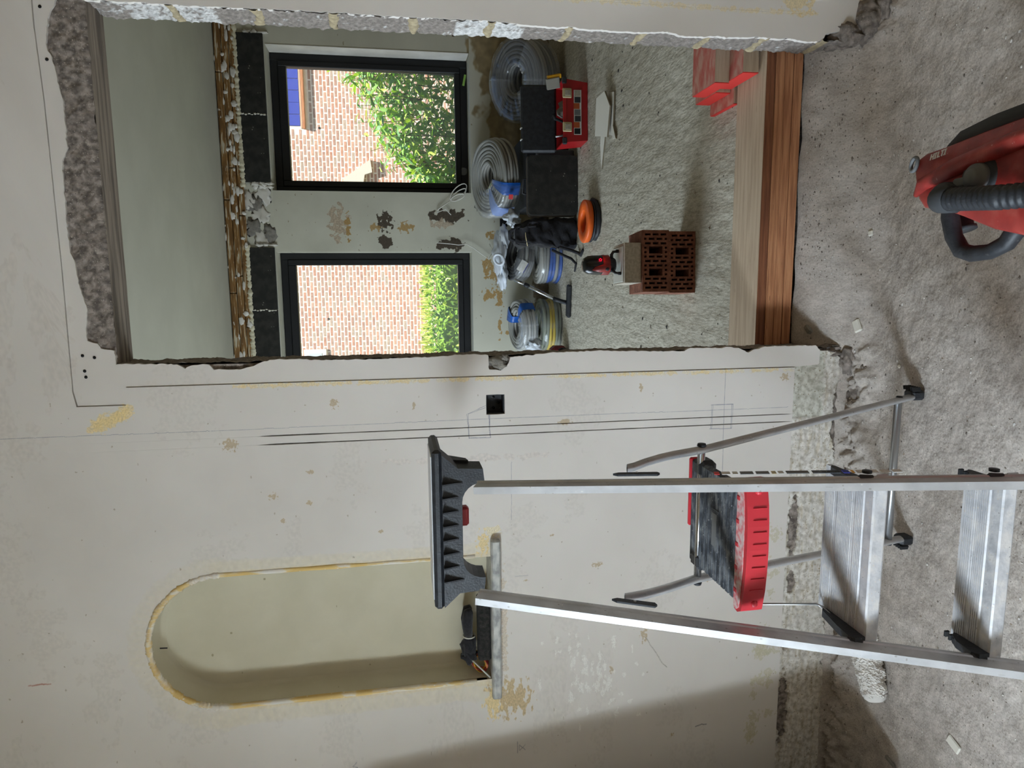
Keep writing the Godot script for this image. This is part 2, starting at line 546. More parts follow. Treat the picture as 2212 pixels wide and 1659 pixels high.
# ---------------------------------------------------------------- room shell
func window_in_left_wall(n: int, lo: Vector3, hi: Vector3) -> void:
	var w := setting("window_%d" % n)
	var st := sf()
	var x := -3.56
	for y in [lo.y + 0.03, hi.y - 0.03]:
		bx(st, Vector3(x, y, (lo.z + hi.z) / 2), Vector3(0.07, 0.06, hi.z - lo.z), 0.004)
	for z in [lo.z + 0.03, hi.z - 0.03, (lo.z + hi.z) / 2]:
		bx(st, Vector3(x, (lo.y + hi.y) / 2, z), Vector3(0.07, hi.y - lo.y - 0.12, 0.06), 0.004)
	obj("window_frame", st, mats.window_black, w)
	for s in [0, 1]:
		var p := sf()
		var mid := (lo.z + hi.z) / 2
		var a := lo.z + 0.06 if s == 0 else mid + 0.03
		var b := mid - 0.03 if s == 0 else hi.z - 0.06
		bx(p, Vector3(x, (lo.y + hi.y) / 2, (a + b) / 2), Vector3(0.006, hi.y - lo.y - 0.12, b - a))
		obj("pane", p, mats.pane, w)

func shell() -> void:
	# left wall of both rooms, one window to each
	var w := setting("wall_left")
	var st := sf()
	var x0 := -3.6
	var x1 := -2.75
	box_between(st, Vector3(x0, -0.6, -4.4), Vector3(x1, 0.2, 5.5))
	box_between(st, Vector3(x0, 2.25, -4.4), Vector3(x1, 3.2, 5.5))
	box_between(st, Vector3(x0, 0.2, -4.4), Vector3(x1, 2.25, -2.85))
	box_between(st, Vector3(x0, 0.2, -0.85), Vector3(x1, 2.25, 2.2))
	box_between(st, Vector3(x0, 0.2, -0.85), Vector3(x1, 0.8, 3.3))
	box_between(st, Vector3(x0, 0.2, 3.3), Vector3(x1, 2.25, 5.5))
	obj("masonry", st, mats.plain_plaster, w)
	window_in_left_wall(3, Vector3(0, 0.8, 2.2), Vector3(0, 2.25, 3.3))
	window_in_left_wall(4, Vector3(0, 0.2, -2.85), Vector3(0, 2.25, -0.85))
	var r := setting("wall_right")
	st = sf()
	box_between(st, Vector3(2.1, -0.6, -0.15), Vector3(2.45, 3.2, 5.5))
	box_between(st, Vector3(3.0, -0.6, -4.4), Vector3(3.35, 3.2, -0.15))
	box_between(st, Vector3(2.1, -0.6, -0.15), Vector3(3.35, 3.2, 0.0))
	obj("masonry", st, mats.bare_render, r)
	var b := setting("wall_behind")
	st = sf()
	box_between(st, Vector3(-2.75, -0.6, 5.2), Vector3(2.1, 3.2, 5.5))
	obj("masonry", st, mats.bare_render, b)
	var c := setting("ceiling")
	st = sf()
	box_between(st, Vector3(-2.75, BC, -4.05), Vector3(3.0, 3.2, -0.15))
	obj("ceiling_back", st, mats.ceiling_paint, c)
	st = sf()
	box_between(st, Vector3(-2.75, 2.95, 0.0), Vector3(2.1, 3.2, 5.2))
	obj("ceiling_front", st, mats.bare_render, c)
	st = sf()
	box_between(st, Vector3(-3.65, 3.2, -4.5), Vector3(3.45, 3.35, 5.6))
	obj("roof_slab", st, mats.concrete, c)
	# screed of the room behind, with shallow waves
	var f := setting("floor")
	var n1 := fnl(51, 1.1, 2)
	var n2 := fnl(52, 9.0, 2)
	var n3 := fnl(53, 30.0, 2)
	var top := func(u, v):
		var x = -2.75 + 5.75 * u
		var z = -0.405 - 3.645 * v
		return Vector3(x, 0.004 * n1.get_noise_2d(x, z) + 0.0035 * n2.get_noise_2d(x * 1.6, z * 0.4) + 0.0012 * n3.get_noise_2d(x, z * 0.35), z)
	put("screed_surface", sheet(420, 300, top), mats.screed, f)
	st = sf()
	box_between(st, Vector3(-2.75, -0.5, -4.05), Vector3(3.0, -0.012, -0.405))
	obj("slab", st, mats.concrete, f)

func rough_line(pts: Array, step: float, amp: float, seed_: int) -> PackedVector2Array:
	var n := fnl(seed_, 40.0, 3)
	var out := PackedVector2Array()
	for i in pts.size() - 1:
		var a := Vector2(pts[i][0], pts[i][1])
		var b := Vector2(pts[i + 1][0], pts[i + 1][1])
		var k := maxi(1, int((b - a).length() / step))
		for j in k:
			var p := a.lerp(b, float(j) / k)
			var d := (b - a).normalized()
			out.append(p + Vector2(-d.y, d.x) * amp * n.get_noise_2d(p.x, p.y))
	out.append(Vector2(pts[-1][0], pts[-1][1]))
	return out

# ---------------------------------------------------------------- painting on large wall textures (dirt, chips, glue, pencil)
var pic: Image
var pic_lo: Vector2
var pic_ppm: float

func pic_new(w: int, h: int, lo: Vector2, size_m: float, seed_: int, freq: float, a: Color, b: Color) -> void:
	var n := fnl(seed_, freq, 5).get_seamless_image(512, 512)
	n.convert(Image.FORMAT_L8)
	var d := n.get_data()
	var out := PackedByteArray()
	out.resize(512 * 512 * 3)
	for i in 512 * 512:
		var c := a.lerp(b, d[i] / 255.0)
		out[i * 3] = int(c.r * 255)
		out[i * 3 + 1] = int(c.g * 255)
		out[i * 3 + 2] = int(c.b * 255)
	pic = Image.create_from_data(512, 512, false, Image.FORMAT_RGB8, out)
	pic.resize(w, h, Image.INTERPOLATE_CUBIC)
	pic_lo = lo
	pic_ppm = w / size_m

func px(x: float, y: float) -> Vector2:          # metres on the wall -> pixel; the picture's top row is the highest
	return Vector2((x - pic_lo.x) * pic_ppm, pic.get_height() - (y - pic_lo.y) * pic_ppm)

func dab(x: int, y: int, c: Color, a: float) -> void:
	if x >= 0 and y >= 0 and x < pic.get_width() and y < pic.get_height():
		pic.set_pixel(x, y, pic.get_pixel(x, y).lerp(c, clampf(a, 0, 1)))

# a patch with a ragged outline
func blot(x: float, y: float, rx: float, ry: float, c: Color, a := 1.0, seed_ := 1, ragged := 0.6, freq := 30.0) -> void:
	var n := fnl(seed_, freq, 4)
	var n2 := fnl(seed_ + 3, freq * 4, 2)
	var lo := px(x - rx * 1.5, y + ry * 1.5)
	var hi := px(x + rx * 1.5, y - ry * 1.5)
	for j in range(int(lo.y), int(hi.y) + 1):
		for i in range(int(lo.x), int(hi.x) + 1):
			var wx := pic_lo.x + i / pic_ppm
			var wy := pic_lo.y + (pic.get_height() - j) / pic_ppm
			var d := Vector2((wx - x) / rx, (wy - y) / ry).length() + ragged * n.get_noise_2d(wx, wy) * 1.6
			if d < 1.0:
				var k := 1.0 + 0.16 * n2.get_noise_2d(wx, wy)
				dab(i, j, Color(c.r * k, c.g * k, c.b * k), a * minf(1.0, (1.0 - d) * 14.0))

# a drawn line
func stroke(pts: Array, width: float, c: Color, a := 1.0, wobble := 0.0, seed_ := 1, broken := 0.0) -> void:
	var n := fnl(seed_, 25.0, 2)
	for i in pts.size() - 1:
		var p := px(pts[i][0], pts[i][1])
		var q := px(pts[i + 1][0], pts[i + 1][1])
		var steps := maxi(2, int((q - p).length() * 1.3))
		for s in steps + 1:
			var at := p.lerp(q, float(s) / steps)
			var wv := n.get_noise_2d(at.x / pic_ppm * 1.0, at.y / pic_ppm)
			if broken > 0.0 and n.get_noise_2d(at.x / pic_ppm * 2.0 + 9.0, at.y / pic_ppm * 2.0) > 1.0 - broken * 1.6:
				continue
			at += Vector2(wv, n.get_noise_2d(at.y / pic_ppm, at.x / pic_ppm)) * wobble * pic_ppm
			var r := width * pic_ppm * 0.5
			var k := int(ceil(r))
			for dy in range(-k, k + 1):
				for dx in range(-k, k + 1):
					var cover := clampf(r + 0.5 - Vector2(dx, dy).length(), 0, 1)
					if cover > 0.0:
						dab(int(at.x) + dx, int(at.y) + dy, c, a * cover * (0.75 + 0.5 * wv))

func jamb_left() -> Array:
	return [[-0.246, 2.355], [-0.247, 2.252], [-0.248, 2.214], [-0.251, 2.171], [-0.265, 2.145], [-0.253, 2.117], [-0.254, 2.07], [-0.271, 2.055], [-0.274, 1.975], [-0.262, 1.927], [-0.25, 1.90], [-0.244, 1.867], [-0.242, 1.811], [-0.249, 1.697], [-0.25, 1.582], [-0.249, 1.465], [-0.248, 1.346], [-0.244, 1.265], [-0.241, 1.196], [-0.247, 1.13], [-0.297, 1.127], [-0.302, 1.086], [-0.29, 1.065], [-0.256, 1.05], [-0.243, 0.9], [-0.24, 0.712], [-0.246, 0.565], [-0.25, 0.392], [-0.239, 0.377], [-0.241, 0.243], [-0.237, 0.223], [-0.244, 0.176], [-0.262, 0.132], [-0.251, 0.113], [-0.241, 0.066], [-0.239, -0.001], [-0.241, -0.145], [-0.258, -0.165]]

func jamb_right() -> Array:
	return [[0.868, 2.43], [0.867, 2.0], [0.87, 1.7], [0.868, 1.4], [0.869, 1.276], [0.869, 1.235], [0.871, 1.164], [0.872, 1.097], [0.866, 1.029], [0.864, 0.961], [0.862, 0.879], [0.867, 0.826], [0.861, 0.782], [0.86, 0.64], [0.861, 0.576], [0.868, 0.48], [0.857, 0.439], [0.856, 0.383], [0.862, 0.302], [0.86, 0.267], [0.863, 0.196], [0.868, 0.143], [0.863, 0.075], [0.869, 0.027], [0.861, -0.023], [0.862, -0.087], [0.876, -0.111], [0.891, -0.12], [0.902, -0.169], [0.908, -0.234], [0.931, -0.273], [0.987, -0.284], [1.08, -0.29], [1.3, -0.28], [2.1, -0.28]]

func base_edge(x: float) -> float:               # where the plaster ends above the floor
	var pts := [[-2.9, -0.27], [-2.04, -0.267], [-1.985, -0.282], [-1.94, -0.275], [-1.898, -0.287], [-1.854, -0.281], [-1.795, -0.27], [-1.753, -0.282], [-1.674, -0.277], [-1.598, -0.286], [-1.566, -0.252], [-1.547, -0.269], [-1.535, -0.318], [-1.478, -0.29], [-1.4, -0.262], [-1.2, -0.27], [-1.0, -0.258], [-0.85, -0.268], [-0.729, -0.264], [-0.669, -0.261], [-0.618, -0.25], [-0.587, -0.237], [-0.554, -0.244], [-0.462, -0.247], [-0.396, -0.256], [-0.367, -0.277], [-0.331, -0.288], [-0.31, -0.295], [-0.29, -0.26], [-0.266, -0.243], [-0.255, -0.2]]
	for i in pts.size() - 1:
		if x <= pts[i + 1][0]:
			return lerpf(pts[i][1], pts[i + 1][1], clampf((x - pts[i][0]) / (pts[i + 1][0] - pts[i][0]), 0, 1))
	return -0.2

# plaster between two upright seams; each seam may carry a hole, a list of [y, half width] going up
func plaster_piece(st: SurfaceTool, xl: float, hl: Array, xr: float, hr: Array, yb: float, yt: float) -> void:
	var p := PackedVector2Array([Vector2(xl, yb), Vector2(xr, yb)])
	for q in hr:
		p.append(Vector2(xr - q[1], q[0]))
	p.append(Vector2(xr, yt))
	p.append(Vector2(xl, yt))
	for i in hl.size():
		var q: Array = hl[hl.size() - 1 - i]
		p.append(Vector2(xl + q[1], q[0]))
	prism(st, p, -0.016, 0.0)

func groove(seed_: int) -> Array:                # a chased slot, thin and a little uneven
	var n := fnl(seed_, 14.0, 2)
	var out := [[-0.052, 0.0003]]
	for k in 60:
		var y := -0.045 + 1.965 * k / 59.0
		var w := 0.0019 + 0.0006 * n.get_noise_1d(y)
		if y > 1.72:
			w += 0.0006
		if k == 0 or k == 59:
			w = 0.0007
		out.append([y, w])
	out.append([1.932, 0.0002])
	return out

func niche_hole() -> Array:
	var out := [[1.098, 0.0], [1.0985, 0.243]]
	for k in 9:
		out.append([1.15 + (2.085 - 1.15) * k / 8.0, 0.245])
	for k in range(1, 20):
		var t := PI / 2 * k / 20
		out.append([2.085 + 0.245 * sin(t), 0.245 * cos(t)])
	out.append([2.3305, 0.0])
	return out

func paint_front_wall() -> void:
	pic_new(2048, 2048, Vector2(-2.35, -0.35), 3.45, 61, 0.008, rgb8(212, 205, 197), rgb8(228, 222, 215))
	var glue := rgb8(230, 205, 148)
	var pale := rgb8(226, 214, 184)
	var tan := rgb8(188, 168, 138)
	var lead := rgb8(120, 120, 132)
	# faint dirty patches rubbed into the paint
	rng.seed = 77
	for k in 46:
		blot(rng.randf_range(-2.3, -0.35), rng.randf_range(0.0, 2.8), rng.randf_range(0.05, 0.16), rng.randf_range(0.03, 0.1), rgb8(208, 200, 190), 0.2, 300 + k, 1.0, 14.0)
	for k in 12:
		blot(rng.randf_range(-1.2, 0.95), rng.randf_range(2.5, 2.9), rng.randf_range(0.06, 0.2), rng.randf_range(0.03, 0.08), rgb8(206, 195, 184), 0.22, 360 + k, 1.0, 12.0)
	# old glue round the niche
	for s in [-1, 1]:
		for k in 44:
			var y := 1.13 + k * 0.0225
			blot(-1.24 + s * 0.275, y, 0.026, 0.05, pale, 0.11, 400 + k + s * 50, 0.2, 8.0)
			if k < 40:
				blot(-1.24 + s * 0.252, y, 0.010, 0.03, glue, 0.14, 500 + k + s * 50, 0.4, 18.0)
	for k in 40:
		var t := PI * k / 39.0
		blot(-1.24 + 0.285 * cos(t), 2.085 + 0.285 * sin(t), 0.03, 0.035, pale, 0.1, 600 + k, 0.2, 8.0)
	blot(-1.525, 1.06, 0.035, 0.07, rgb8(196, 172, 132), 0.9, 641, 0.8, 35.0)
	blot(-1.54, 1.13, 0.03, 0.03, glue, 0.8, 642, 0.8, 40.0)
	blot(-0.94, 1.16, 0.04, 0.02, glue, 0.8, 643, 0.8, 40.0)
	blot(-0.9, 1.12, 0.02, 0.025, pale, 0.9, 644, 0.6, 40.0)
	blot(-1.3, 1.085, 0.2, 0.012, rgb8(206, 190, 168), 0.7, 645, 0.8, 30.0)
	# glue line where the door casing stood
	for k in 60:
		var y := -0.03 + k * 0.034
		if absf(fnl(5, 2.3, 1).get_noise_1d(y * 3.0)) > 0.12:
			blot(-0.331, y, 0.007, 0.024, glue if k % 3 else pale, 0.6, 700 + k, 0.7, 40.0)
	for k in 10:
		blot(-0.40 - k * 0.006, 2.33 + k * 0.012, 0.02, 0.02, glue, 0.65, 770 + k, 0.8, 30.0)
	for k in 30:
		blot(0.953, -0.05 + k * 0.045, 0.008, 0.03, glue if k % 2 else pale, 0.4, 790 + k, 0.9, 40.0)
	blot(0.985, 0.0, 0.03, 0.06, glue, 0.6, 830, 0.8, 30.0)
	# chips in the paint
	for c in [[-0.40, 1.67, 0.016, 0.012], [-0.53, 2.02, 0.02, 0.02], [-0.72, 1.89, 0.011, 0.012], [-0.81, 1.86, 0.008, 0.007], [-1.06, 0.72, 0.008, 0.02], [-1.36, 0.53, 0.017, 0.012], [-0.75, 1.77, 0.007, 0.01], [-0.87, 1.53, 0.006, 0.008], [-0.93, 0.9, 0.005, 0.006], [-1.45, 0.66, 0.006, 0.008], [-1.75, 1.52, 0.006, 0.009], [-1.92, 0.8, 0.01, 0.008], [-1.66, 0.4, 0.008, 0.006], [-1.16, 0.27, 0.006, 0.007], [-0.64, 1.76, 0.006, 0.012], [-0.36, -0.02, 0.012, 0.016], [-0.38, 0.56, 0.012, 0.006], [-0.5, 0.85, 0.01, 0.02], [-1.0, 1.86, 0.006, 0.005], [-0.42, 1.4, 0.012, 0.006], [-1.1, 1.0, 0.004, 0.008]]:
		blot(c[0], c[1], c[2], c[3], tan, 0.85, int(c[0] * 1000) + 4000, 0.8, 70.0)
	for k in 260:
		blot(rng.randf_range(-2.2, -0.34), rng.randf_range(-0.05, 2.8), rng.randf_range(0.001, 0.004), rng.randf_range(0.001, 0.003), rgb8(160, 145, 125), 0.6, 900 + k, 0.6, 200.0)
	for k in 60:      # paler flaked spots low on the left
		blot(-1.45 + rng.randfn(0.0, 0.06), 0.72 + rng.randfn(0.0, 0.09), rng.randf_range(0.004, 0.014), rng.randf_range(0.003, 0.01), rgb8(238, 235, 228), 0.75, 1200 + k, 0.9, 80.0)
	for k in 22:      # damp marks along the foot of the wall
		blot(rng.randf_range(-1.7, -0.9), rng.randf_range(-0.04, 0.06), rng.randf_range(0.01, 0.03), rng.randf_range(0.01, 0.03), rgb8(196, 188, 158), 0.55, 1300 + k, 0.9, 50.0)
	blot(-0.62, 1.2, 0.012, 0.3, rgb8(216, 205, 196), 0.4, 1340, 0.8, 15.0)
	# scratches and pencil
	stroke([[-0.478, 2.74], [-0.479, 2.01], [-0.476, 1.225], [-0.476, 0.71], [-0.478, 0.157], [-0.477, -0.04]], 0.0016, lead, 0.6, 0.0008, 81, 0.2)
	stroke([[-0.318, 0.226], [-0.52, 0.225], [-0.72, 0.224]], 0.0018, lead, 0.6, 0.0004, 82)
	stroke([[-0.64, 1.05], [-0.86, 1.052]], 0.0016, lead, 0.5, 0.0004, 83)
	for o in [0.0, 0.004]:
		stroke([[-0.455, 1.206 + o], [-0.545 + o, 1.204]], 0.0016, lead, 0.7, 0.001, 84)
		stroke([[-0.545 + o, 1.204], [-0.545, 1.125 + o]], 0.0016, lead, 0.7, 0.001, 85)
		stroke([[-0.462, 1.128 + o], [-0.545, 1.127]], 0.0018, lead, 0.8, 0.001, 86)
		stroke([[-0.455, 1.206], [-0.435 + o * 2, 1.143]], 0.0016, lead, 0.7, 0.001, 87)
		stroke([[-0.457, 0.275 + o], [-0.458, 0.19]], 0.002, lead, 0.7, 0.001, 88)
		stroke([[-0.55, 0.278 + o], [-0.552, 0.192]], 0.0016, lead, 0.7, 0.001, 89)
		stroke([[-0.458, 0.19 + o], [-0.552, 0.192 + o]], 0.0016, lead, 0.7, 0.001, 90)
		stroke([[-0.457, 0.275 - o], [-0.55, 0.277 - o]], 0.0016, lead, 0.6, 0.001, 91)
	stroke([[-1.08, 1.04], [-1.081, 0.99]], 0.0016, lead, 0.4, 0.0, 92)
	# workers' pencil marks on the left: a number, a crossed mark, a scribble
	stroke([[-1.738, 1.83], [-1.742, 1.82], [-1.742, 1.808], [-1.735, 1.803], [-1.73, 1.81], [-1.735, 1.816], [-1.741, 1.812]], 0.0024, rgb8(92, 90, 100), 0.9, 0.0, 93)
	stroke([[-1.722, 1.826], [-1.717, 1.832], [-1.718, 1.803]], 0.0024, rgb8(92, 90, 100), 0.9, 0.0, 94)
	stroke([[-1.724, 1.647], [-1.714, 1.658], [-1.706, 1.65], [-1.716, 1.64], [-1.704, 1.636]], 0.002, lead, 0.6, 0.0, 95)
	stroke([[-1.7, 1.66], [-1.69, 1.645], [-1.686, 1.662], [-1.676, 1.648]], 0.002, lead, 0.5, 0.0, 96)
	stroke([[-1.655, 1.035], [-1.625, 1.036]], 0.0022, lead, 0.8, 0.0, 97)
	stroke([[-1.648, 1.027], [-1.632, 1.005]], 0.002, lead, 0.7, 0.0, 98)
	stroke([[-1.632, 1.027], [-1.648, 1.005]], 0.002, lead, 0.7, 0.0, 99)
	stroke([[-1.646, 1.028], [-1.634, 1.028]], 0.002, lead, 0.7, 0.0, 100)
	stroke([[-1.64, 0.30], [-1.635, 0.275], [-1.637, 0.252]], 0.0025, rgb8(84, 82, 84), 0.9, 0.001, 101)
	stroke([[-1.37, 0.52], [-1.40, 0.48], [-1.44, 0.43]], 0.002, rgb8(140, 132, 120), 0.7, 0.002, 102)
	stroke([[-1.33, 2.72], [-1.335, 2.65]], 0.003, rgb8(176, 120, 104), 0.8, 0.001, 103)
	blot(-1.04, 0.32, 0.008, 0.006, rgb8(96, 160, 190), 0.8, 1400, 0.9, 90.0)

func front_wall() -> void:
	paint_front_wall()
	var paint := plain("plaster_front", Color.WHITE, 0.94)
	paint.albedo_texture = ImageTexture.create_from_image(pic)
	paint.texture_repeat = false
	paint.heightmap_enabled = true
	paint.heightmap_texture = mats.h_mid
	paint.heightmap_scale = 0.12
	uv_of = func(p): return Vector2(clampf((p.x + 2.35) / 3.45, 0.001, 0.999), clampf((3.1 - p.y) / 3.45, 0.001, 0.999))
	var w := setting("wall_front")
	# ---- main coat of plaster, cut by niche, two chased slots and a socket hole
	var st := sf()
	var none := []
	var box_hole := [[1.0725, 0.0], [1.073, 0.0355], [1.1, 0.0365], [1.14, 0.036], [1.1405, 0.0]]
	var g1 := groove(41)
	var g2 := groove(42)
	plaster_piece(st, -2.75, none, -1.24, niche_hole(), -0.06, 3.0)
	plaster_piece(st, -1.24, niche_hole(), -0.535, g1, -0.06, 3.0)
	plaster_piece(st, -0.535, g1, -0.505, g2, -0.06, 3.0)
	plaster_piece(st, -0.505, g2, -0.4245, box_hole, -0.06, 3.0)
	plaster_piece(st, -0.4245, box_hole, -0.382, none, -0.06, 3.0)
	prism(st, PackedVector2Array([Vector2(-0.382, -0.06), Vector2(-0.323, -0.06), Vector2(-0.323, 2.33), Vector2(-0.382, 2.335)]), -0.016, 0.0)
	var top := rough_line([[-0.382, 2.484], [-0.33, 2.492], [-0.13, 2.49], [0.05, 2.488], [0.3, 2.489], [0.57, 2.49], [0.78, 2.497], [0.955, 2.495]], 0.02, 0.0012, 3)
	var p := PackedVector2Array([Vector2(-0.382, 3.0)])
	p.append_array(top)
	p.append_array([Vector2(0.955, 2.3), Vector2(0.954, -0.02), Vector2(1.0, -0.06), Vector2(1.02, -0.285), Vector2(2.1, -0.28), Vector2(2.1, 3.0)])
	prism(st, p, -0.016, 0.0)
	obj("plaster_coat", st, paint, w)
	# ---- thinner coat where the door casing has been taken off
	st = sf()
	p = PackedVector2Array([Vector2(-0.3805, 2.481), Vector2(-0.3805, 2.334), Vector2(-0.3215, 2.329), Vector2(-0.3215, -0.06), Vector2(-0.315, -0.16), Vector2(-0.31, -0.165)])
	var jl := rough_line(jamb_left(), 0.008, 0.0035, 4)
	jl.reverse()
	p.append_array(jl)
	p.append_array(rough_line([[-0.246, 2.355], [-0.2, 2.357], [-0.197, 2.377], [-0.192, 2.395], [-0.178, 2.405], [-0.173, 2.424], [-0.167, 2.434], [-0.143, 2.435], [-0.094, 2.43], [-0.062, 2.426], [-0.038, 2.432], [0.009, 2.442], [0.053, 2.446], [0.088, 2.448], [0.112, 2.459], [0.15, 2.459], [0.216, 2.462], [0.249, 2.459], [0.329, 2.458], [0.366, 2.458], [0.4, 2.452], [0.434, 2.436], [0.46, 2.439], [0.494, 2.436], [0.524, 2.438], [0.571, 2.437], [0.593, 2.441], [0.626, 2.446], [0.655, 2.449], [0.698, 2.457], [0.716, 2.466], [0.737, 2.469], [0.769, 2.464], [0.809, 2.457], [0.842, 2.44], [0.868, 2.43]], 0.008, 0.003, 5))
	p.append_array(PackedVector2Array([Vector2(0.954, 2.43), Vector2(0.954, 2.493), Vector2(0.78, 2.495), Vector2(0.57, 2.488), Vector2(0.3, 2.487), Vector2(0.05, 2.486), Vector2(-0.13, 2.488), Vector2(-0.33, 2.49)]))
	prism(st, p, -0.02, -0.004)
	p = rough_line(jamb_right(), 0.008, 0.0035, 6)
	p.append_array(PackedVector2Array([Vector2(2.1, -0.27), Vector2(1.03, -0.275), Vector2(1.01, -0.055), Vector2(0.953, -0.02), Vector2(0.954, 2.43)]))
	prism(st, p, -0.02, -0.004)
	obj("casing_coat", st, paint, w)
	uv_of = null
	# drill holes left by the casing
	for h in [[-0.215, 2.452], [-0.222, 2.417], [-0.265, 2.45], [-0.285, 2.448], [0.84, 2.475], [0.69, 2.47]]:
		var d := sf(true)
		lathe(d, [Vector2(0.0, 0.0), Vector2(0.0045, 0.0002), Vector2(0.0052, 0.0009), Vector2(0.0, 0.0006)], 10, Transform3D(Basis(Vector3.RIGHT, PI / 2), Vector3(h[0], h[1], -0.0035)))
		obj("drill_hole", d, mats.black_matte, w)
	# ---- masonry behind the plaster
	st = sf()
	for b in [[-2.75, -0.6, -1.5, 3.0], [-1.5, -0.6, -0.98, 1.09], [-1.5, 2.345, -0.98, 3.0], [-0.98, -0.6, -0.47, 3.0], [-0.47, -0.6, -0.378, 1.064], [-0.47, 1.15, -0.378, 3.0], [-0.378, -0.6, -0.255, 3.0], [-0.255, 2.5, 0.9, 3.0], [0.9, -0.6, 2.1, 3.0]]:
		box_between(st, Vector3(b[0], b[1], -0.148), Vector3(b[2], b[3], -0.0155))
	box_between(st, Vector3(-1.5, 1.09, -0.15), Vector3(-0.98, 2.345, -0.126))
	box_between(st, Vector3(-0.47, 1.064, -0.148), Vector3(-0.378, 1.15, -0.08))
	obj("masonry", st, mats.concrete, w)
	# ---- niche lining and its rounded edge
	st = sf(true)
	var arch := []
	arch.append(Vector2(0.245, 1.09))
	for k in 25:
		var t := PI * k / 24.0
		arch.append(Vector2(0.245 * cos(t), 2.085 + 0.245 * sin(t)))
	arch.append(Vector2(-0.245, 1.09))
	var back := PackedVector2Array()
	for i in arch.size():
		back.append(arch[i] + Vector2(-1.24, 0))
	for i in arch.size() - 1:
		var a: Vector2 = arch[i]
		var b: Vector2 = arch[i + 1]
		for q in [[0.0, -0.104, 1.0, 1.0], [-0.104, -0.115, 1.0, 0.983], [-0.115, -0.121, 0.983, 0.935]]:
			var s0: float = q[2]
			var s1: float = q[3]
			var f := func(v: Vector2, s: float, z: float): return Vector3(-1.24 + v.x * s, (2.085 + (v.y - 2.085) * s) if v.y > 2.085 else v.y, z)
			quad(st, f.call(a, s0, q[0]), f.call(a, s1, q[1]), f.call(b, s1, q[1]), f.call(b, s0, q[0]))
	prism(st, back, -0.125, -0.1205, Transform3D.IDENTITY, false)
	obj("niche_lining", st, mats.niche_paint, w)
	st = sf(true)
	var nb := fnl(66, 9.0, 3)
	var path := []
	var radii := []
	for i in arch.size() - 1:
		for k in 10:
			var q: Vector2 = arch[i].lerp(arch[i + 1], k / 10.0)
			if q.y < 1.13:
				continue
			path.append(Vector3(-1.24 + q.x * 1.018, 2.085 + (q.y - 2.085) * (1.018 if q.y > 2.085 else 1.0), -0.005))
			radii.append(0.0095 + 0.0035 * nb.get_noise_2d(q.x * 3.0, q.y * 3.0) + (0.0035 if q.y > 2.0 else 0.0) * absf(nb.get_noise_2d(q.x * 9, q.y * 9)) * 2)
	tube(st, path, radii, 8)
	obj("niche_edge", st, mats.bead, w)
	# ---- bare lintel: broken face and smooth underside
	var n1 := fnl(71, 22.0, 4)
	var n2 := fnl(72, 70.0, 3)
	put("lintel_face", sheet(300, 40, func(u, v):
		var x: float = lerpf(-0.26, 0.91, u)
		var y: float = lerpf(2.3535, 2.5, v)
		var rough: float = 0.007 * n1.get_noise_2d(x * 0.5, y * 0.5) + 0.0025 * n2.get_noise_2d(x, y)
		var lip := 1.0 - ss(0.0, 0.12, v)
		return Vector3(x, y + 0.004 * lip * n2.get_noise_2d(x * 0.5, 3.0), -0.012 + rough - 0.006 * lip)), mats.concrete, w)
	put("lintel_underside", sheet(120, 12, func(u, v):
		var x: float = lerpf(-0.26, 0.91, u)
		var z: float = lerpf(-0.15, -0.016, v)
		return Vector3(x, 2.3535 + 0.0012 * n1.get_noise_2d(x * 0.1, z * 2.0), z)), mats.soffit, w)
	put("lintel_back", sheet(2, 2, func(u, v): return Vector3(lerpf(0.91, -0.26, u), lerpf(2.3535, 2.5, v), -0.15)), mats.soffit, w)
	# ---- left end of the wall, where the door was broken out
	put("broken_end", sheet(20, 420, func(u, v):
		var y: float = lerpf(-0.5, 2.356, v)
		var z: float = lerpf(-0.010, -0.150, clampf(u / 0.85, 0, 1))
		var x := -0.2475 + 0.007 * n1.get_noise_2d(y * 0.7, z) + 0.003 * n2.get_noise_2d(y, z)
		if u > 0.85:
			x -= (u - 0.85) * 0.3
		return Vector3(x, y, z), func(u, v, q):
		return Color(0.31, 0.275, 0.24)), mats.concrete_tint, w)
	st = sf(true)
	lump(st, Vector3(-0.268, 1.098, -0.012), Vector3(0.02, 0.032, 0.013), 74, 0.3, 14, 9)
	lump(st, Vector3(-0.283, 1.088, -0.009), Vector3(0.017, 0.022, 0.011), 75, 0.3, 12, 8)
	lump(st, Vector3(-0.256, 1.07, -0.012), Vector3(0.013, 0.015, 0.012), 76, 0.3, 12, 8)
	obj("mortar_lump", st, mats.grey_mortar, w)
	# ---- right end: bare blocks with mortar between them, paint left on some
	var joints := [2.36, 2.11, 1.86, 1.62, 1.36, 1.10, 0.83, 0.56, 0.32, 0.11, -0.12, -0.42]
